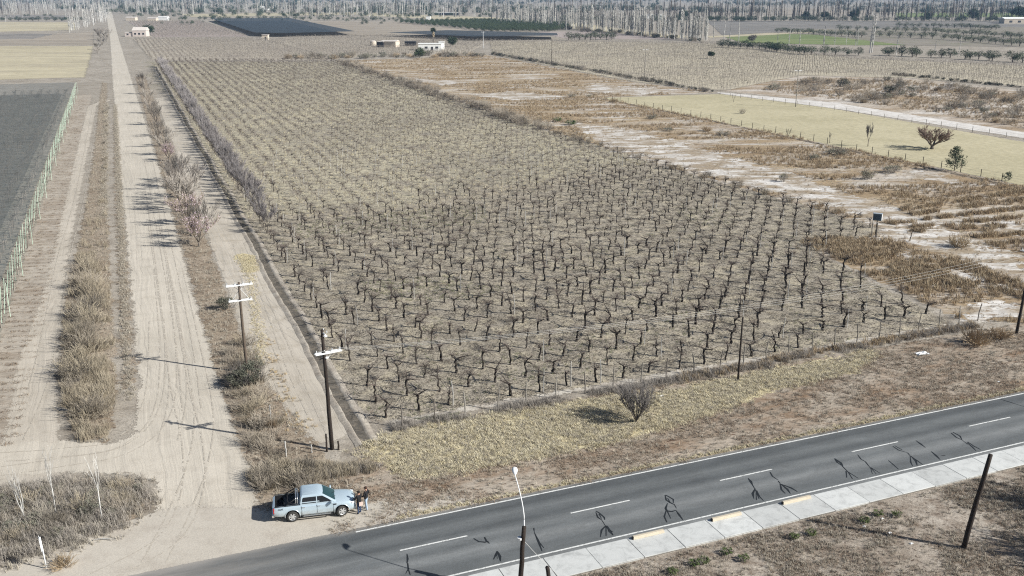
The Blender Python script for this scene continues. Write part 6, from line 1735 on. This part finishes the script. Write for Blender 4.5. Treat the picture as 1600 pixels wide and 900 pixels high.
# ================================================================== people
def person(loc, face, h, cols, arms, label, stride=.06, hairc=(.02, .015, .012), look=0.0):
    k = h / 1.75
    J = {'pel': (0, 0, .95), 'sp': (0, .01, 1.12), 'ch': (0, 0, 1.33), 'nk': (0, -.01, 1.47), 'hb': (0, .015, 1.55), 'hd': (0, .03, 1.63), 'ht': (0, .015, 1.70)}
    Rd = {'pel': (.155, .11), 'sp': (.145, .105), 'ch': (.17, .115), 'nk': (.06, .06), 'hb': (.066, .075), 'hd': (.078, .095), 'ht': (.06, .072)}
    E_ = [('pel', 'sp'), ('sp', 'ch'), ('ch', 'nk'), ('nk', 'hb'), ('hb', 'hd'), ('hd', 'ht')]
    for s, sd in ((-1, 'l'), (1, 'r')):
        f_ = stride * s
        J.update({'hip' + sd: (s * .10, 0, .88), 'kn' + sd: (s * .115, f_ * .7 + .02, .49), 'an' + sd: (s * .12, f_, .09), 'to' + sd: (s * .135, f_ + .15, .045)})
        Rd.update({'hip' + sd: (.10, .105), 'kn' + sd: (.066, .07), 'an' + sd: (.05, .055), 'to' + sd: (.045, .035)})
        E_ += [('pel', 'hip' + sd), ('hip' + sd, 'kn' + sd), ('kn' + sd, 'an' + sd), ('an' + sd, 'to' + sd)]
        el, wr, hn = arms[0 if s < 0 else 1]
        J.update({'sh' + sd: (s * .19, -.01, 1.41), 'el' + sd: el, 'wr' + sd: wr, 'hn' + sd: hn})
        Rd.update({'sh' + sd: (.075, .075), 'el' + sd: (.056, .056), 'wr' + sd: (.038, .038), 'hn' + sd: (.042, .026)})
        E_ += [('ch', 'sh' + sd), ('sh' + sd, 'el' + sd), ('el' + sd, 'wr' + sd), ('wr' + sd, 'hn' + sd)]
    names = list(J); ix = {a: i for i, a in enumerate(names)}
    me = bpy.data.meshes.new('p'); me.from_pydata([J[a] for a in names], [(ix[a], ix[c]) for a, c in E_], [])
    o = link('tmp', me)
    o.modifiers.new('s', 'SKIN'); 
    for i, a in enumerate(names):
        me.skin_vertices[0].data[i].radius = Rd[a]; me.skin_vertices[0].data[i].use_root = (a == 'pel')
    ss = o.modifiers.new('u', 'SUBSURF'); ss.levels = 2; ss.render_levels = 2
    dg = bpy.context.evaluated_depsgraph_get()
    bm_ = bpy.data.meshes.new_from_object(o.evaluated_get(dg)); bpy.data.objects.remove(o)
    b = MB()
    b.add([tuple(v.co) for v in bm_.vertices], [tuple(p_.vertices) for p_ in bm_.polygons])
    jk, tr, sh, sk = 0, 1, 2, 3
    wrs = [Vector(J['wrl']), Vector(J['wrr'])]; hns = [Vector(J['hnl']), Vector(J['hnr'])]
    mi = []
    for p_ in bm_.polygons:
        c = p_.center
        if c.z > 1.475 and abs(c.x) < .13: m_i = sk
        elif min((c - q).length for q in hns) < .075: m_i = sk
        elif c.z < .095: m_i = sh
        elif c.z < .90 and abs(c.x) < .24 and min((c - q).length for q in wrs) > .12: m_i = tr
        else: m_i = jk
        mi.append(m_i)
    b.m = mi
    for s, sd in ((-1, 'l'), (1, 'r')):                                     # fingers and thumb
        w0, h0 = Vector(J['wr' + sd]), Vector(J['hn' + sd]); d = (h0 - w0).normalized()
        side = d.cross(Vector((0, 0, 1)) if abs(d.z) < .9 else Vector((0, 1, 0))).normalized(); dn = side.cross(d)
        for q, ln in ((-.028, .070), (-.010, .080), (.010, .076), (.028, .060)):
            a_ = h0 + side * q; b.tube([a_, a_ + d * ln * .55, a_ + d * ln * .95 - dn * .025 * (1 if dn.z > 0 else -1)], [.010, .009, .007], 5, sk)
        a_ = w0.lerp(h0, .55) - side * .035 * s; b.tube([a_, a_ + d * .035 - side * .03 * s, a_ + d * .07 - side * .035 * s], [.012, .010, .008], 5, sk)
    # face
    b.tube([(0, .115, 1.645), (0, .142, 1.605), (0, .118, 1.595)], [.008, .014, .01], 5, sk)
    for s in (-1, 1): b.sphere((s * .082, .02, 1.615), .03, 6, 4, sk, (.45, .7, 1))
    ms = [plain('jacket', cols[0], .85, var=.25), plain('trousers', cols[1], .85, var=.2), plain('shoes', cols[2], .6), plain('skin', (.42, .24, .17), .6)]
    pm = b.mesh('person', ms, smooth=True); pm.transform(Matrix.Scale(k, 4))
    po = link('person', pm); po.location = loc; po.rotation_euler = (0, 0, face)
    tag(po, label, 'person')
    hb = MB(); hb.sphere((0, -.005, 1.665), .1, 12, 8, 0, (.93, 1.1, .98))
    hb.v = [(x, y, z if not (y > .055 and z < 1.69) else 1.69 - (z - 1.69) * .1) for x, y, z in hb.v]
    hm = hb.mesh('hair', plain('hair', hairc, .7), smooth=True); hm.transform(Matrix.Scale(k, 4)); link('hair', hm, po)
    em = MB()
    for s in (-1, 1): em.sphere((s * .032, .117, 1.64), .011, 6, 4)
    em.box((0, .117, 1.565), (.045, .012, .01))
    e2 = em.mesh('face_features', plain('dark_features', (.06, .03, .025), .6)); e2.transform(Matrix.Scale(k, 4)); link('face_features', e2, po)
    return po
gx = lambda q: G(*q)
p1 = G(562, 803); p2 = G(573, 797)
person((p1.x, p1.y, .01), R_(52), 1.74, ((.012, .012, .014), (.035, .055, .11), (.015, .015, .015)),
       [((-.27, .10, 1.16), (-.16, .33, 1.08), (-.12, .41, 1.07)), ((.27, .10, 1.16), (.16, .33, 1.08), (.12, .41, 1.07))],
       'person in black jacket and dark jeans leaning to the pickup bonnet', .03)
person((p2.x, p2.y, .01), R_(75), 1.78, ((.014, .014, .017), (.34, .43, .55), (.03, .025, .02)),
       [((-.30, .05, 1.15), (-.2, .29, 1.10), (-.15, .37, 1.10)), ((.36, -.05, 1.17), (.24, .10, .99), (.19, .15, .96))],
       'person in black jacket and light blue jeans standing beside the pickup front', .09, (.06, .03, .02))
pp = p1 + Vector((.16, -.18, 0))
b = MB(); b.add([(-.13, 0, .70), (.13, 0, .72), (.14, .02, 1.0), (-.12, .02, .98), (-.13, .012, .70), (.13, .012, .72), (.14, .032, 1.0), (-.12, .032, .98)], [(0, 1, 2, 3), (7, 6, 5, 4), (0, 4, 5, 1), (1, 5, 6, 2), (2, 6, 7, 3), (3, 7, 4, 0)])
o = b.obj('folder', plain('paper_pink', (.66, .52, .46), .8)); o.location = pp; o.rotation_euler = (0, 0, R_(15))
tag(o, 'pale paper folder held at the hip of the person in dark jeans', 'folder')

# ================================================================== houses
m_white = plain('white_wall', (.78, .78, .76), .8, var=.05, scale=1)
m_pinkw = plain('pink_wall', (.56, .49, .455), .85, var=.08, scale=1)
m_beige = plain('beige_wall', (.55, .48, .40), .85, var=.1, scale=1)
m_roofp = plain('pale_roof', (.58, .53, .49), .8, var=.08)
m_dark = plain('dark_opening', (.03, .03, .035), .7)
m_blue = plain('pale_blue', (.42, .58, .64), .7)
def house(px, py, w_, d_, h, wall, roof, label, rz=0.0, gable=0.0, openings=(), name='house', parapet=False, cat='house'):
    p = G(px, py); t = empty(name, p, rz); tag(t, label, cat)
    b = MB(); b.box((0, d_ / 2, h / 2), (w_, d_, h)); b.obj('wall', wall, t)
    b = MB()
    if gable:
        o_ = .3
        b.add([(-w_ / 2 - o_, -o_, h), (w_ / 2 + o_, -o_, h), (w_ / 2 + o_, d_ + o_, h), (-w_ / 2 - o_, d_ + o_, h), (-w_ / 2 - o_, d_ / 2, h + gable), (w_ / 2 + o_, d_ / 2, h + gable)],
              [(0, 1, 5, 4), (2, 3, 4, 5), (0, 4, 3), (1, 2, 5), (3, 2, 1, 0)])
    else:
        b.box((0, d_ / 2, h + .12), (w_ + .5, d_ + .5, .22))
    b.obj('roof', roof, t)
    for kind, x, z, ww, hh in openings:
        b = MB(); b.box((x, -.03, z), (ww, .12, hh)); f_ = b.obj(kind, m_dark, t)
        if kind == 'window':
            b = MB(); b.box((x, -.1, z - hh / 2 - .05), (ww + .2, .12, .08)); b.obj('sill', m_white, f_)
    return t
house(672, 79, 13.5, 8, 3.7, m_white, m_white, 'white flat roofed house beside the palm', .04, 0, [('door', 1.2, 1.1, 1.1, 2.2), ('window', -2.2, 1.7, 1.6, 1.2), ('window', 4.0, 1.7, 1.6, 1.2)])
p = G(672, 79)
t = house(690, 78, 3.2, 4, 4.4, m_white, m_white, 'small white annex with taller block right of the white house', .04)
house(641, 72, 7, 5, 2.6, m_dark, plain('dark_roof', (.06, .06, .065), .7), 'low dark carport left of the white house', 0, 0, (), 'carport', cat='shed')
house(607, 74, 9.5, 7, 3.6, m_beige, m_roofp, 'beige farm shed left of the white house', -.25, .5, [('door', -4.0, 1.4, 1.4, 2.6)], 'farm_shed', cat='shed')
house(594, 74, 4.2, 6, 3.2, m_dark, m_roofp, 'dark open end of the farm shed', -.25, 0, (), 'lean_to', cat='shed')
house(617, 72, 2.2, 5, 3.3, m_blue, m_roofp, 'pale blue container beside the farm shed', -.1, 0, (), 'container', cat='container')
p = G(583, 71)
t = empty('water_tank', p); tag(t, 'round pale water tank left of the farm shed', 'tank')
b = MB(); b.tube([(0, 0, 0), (0, 0, 2.6)], [1.9, 1.9], 18); b.obj('drum', m_beige, t, smooth=False)
b = MB(); b.tube([(0, 0, 2.6), (0, 0, 3.0), (0, 0, 3.1)], [1.95, 1.2, .2], 18); b.obj('lid', m_roofp, t)
house(218, 57, 10, 10, 4.4, m_pinkw, m_roofp, 'pink gabled house beside the dirt road', .1, 2.4, [('window', -3, 2.0, 1.4, 1.3), ('window', 0, 2.0, 1.4, 1.3), ('window', 3, 2.0, 1.4, 1.3)])
house(204, 57, 8, 7, 2.8, m_pinkw, m_roofp, 'low pink wing left of the gabled house', .1, .4, [('window', -2, 1.6, 1.4, 1.0), ('door', 2.5, 1.1, 1.1, 2.2)])
house(414, 62, 4.2, 4.2, 3.2, m_beige, m_roofp, 'small pale pump house between two vineyards', 0, 0, [('door', .5, 1.0, .9, 2.0)], 'pump_house', cat='shed')
house(1020, 29, 26, 10, 4.5, m_white, m_white, 'long low white shed behind the pale poplars', 0, 0, [('door', 8, 1.4, 3, 2.8)], 'long_shed', cat='shed')
house(1034, 31, 9, 8, 4.5, m_white, m_white, 'bright white block at the end of the long shed', 0, 0, (), 'shed', cat='shed')
house(1588, 37, 26, 12, 5, m_beige, m_white, 'far house with white roof under the tallest dark tree', 0, 1.5, [('window', -6, 2.2, 3, 2), ('window', 3, 2.2, 3, 2)])
house(254, 32, 11, 8, 3.5, m_white, m_white, 'white far shed at the end of the pinkish vineyard', 0, 1, (), 'shed', cat='shed')
house(237, 33, 10, 8, 3, m_beige, m_roofp, 'pale far shed left of the white one', 0, 1, (), 'shed', cat='shed')
house(204, 32, 11, 8, 3.2, m_beige, m_roofp, 'far pale house beside the end of the dirt road', 0, 1, ())
house(669, 31, 5, 6, 4, m_white, m_white, 'tiny white hut behind the dense green grove', 0, 0, (), 'hut', cat='shed')
house(698, 24, 34, 10, 3.5, m_dark, m_white, 'far open hall with thin white roof behind the grove', 0, 0, (), 'open_hall', cat='hall')
house(933, 17, 14, 12, 7, m_white, m_white, 'bright far white house above the pale poplars', 0, 0, ())
house(412, 15, 16, 12, 5, m_white, m_white, 'far white roof in the pale poplar wood', 0, 1, ())
# palm
p = G(677, 67)
t = empty('palm_tree', p); tag(t, 'tall palm with shaggy brown skirt behind the white house', 'tree')
b = MB(); b.tube([(0, 0, -.2), (.1, 0, 4), (.1, 0, 8)], [.45, .38, .36], 8); b.obj('trunk', M['bark_grey'], t)
cr, sk_ = MB(), MB(); r = random.Random(3)
for i in range(64):
    a_ = r.uniform(0, 6.28); el = r.uniform(-.5, 1.4); l = r.uniform(2.0, 2.9)
    d = Vector((math.cos(a_) * math.cos(el), math.sin(a_) * math.cos(el), math.sin(el)))
    o_ = Vector((.1, 0, 8.3)); s_ = Vector((-math.sin(a_), math.cos(a_), 0)) * .30
    m1 = o_ + d * l * .6; e_ = o_ + d * l - Vector((0, 0, .7))
    cr.add([o_, m1 - s_, e_, m1 + s_], [(0, 1, 2), (0, 2, 3)])
for i in range(60):
    a_ = r.uniform(0, 6.28); z = r.uniform(5.2, 7.8); l = r.uniform(.8, 1.5)
    o_ = Vector((.1, 0, z)); e_ = o_ + Vector((math.cos(a_) * 1.0, math.sin(a_) * 1.0, -l)); s_ = Vector((-math.sin(a_), math.cos(a_), 0)) * .25
    sk_.add([o_, e_ - s_, e_ + s_], [(0, 1, 2)])
cr.obj('crown', M['leaf_dark'], t); sk_.obj('skirt', M['grass_brown'], t)

# ================================================================== haze
hz = NT('haze')
pv_ = hz.n('ShaderNodeVolumePrincipled')
pv_.inputs['Color'].default_value = (.42, .64, .98, 1)
pv_.inputs['Density'].default_value = 0.0001
hz.l(pv_.outputs[0], hz.out.inputs['Volume'])
b = MB(); b.box((0, 3800, 17.5), (12060, 8460, 37.0))
tag(b.obj('haze', hz.m), 'thin pale blue air haze over the plain', 'haze', None, 'stuff')
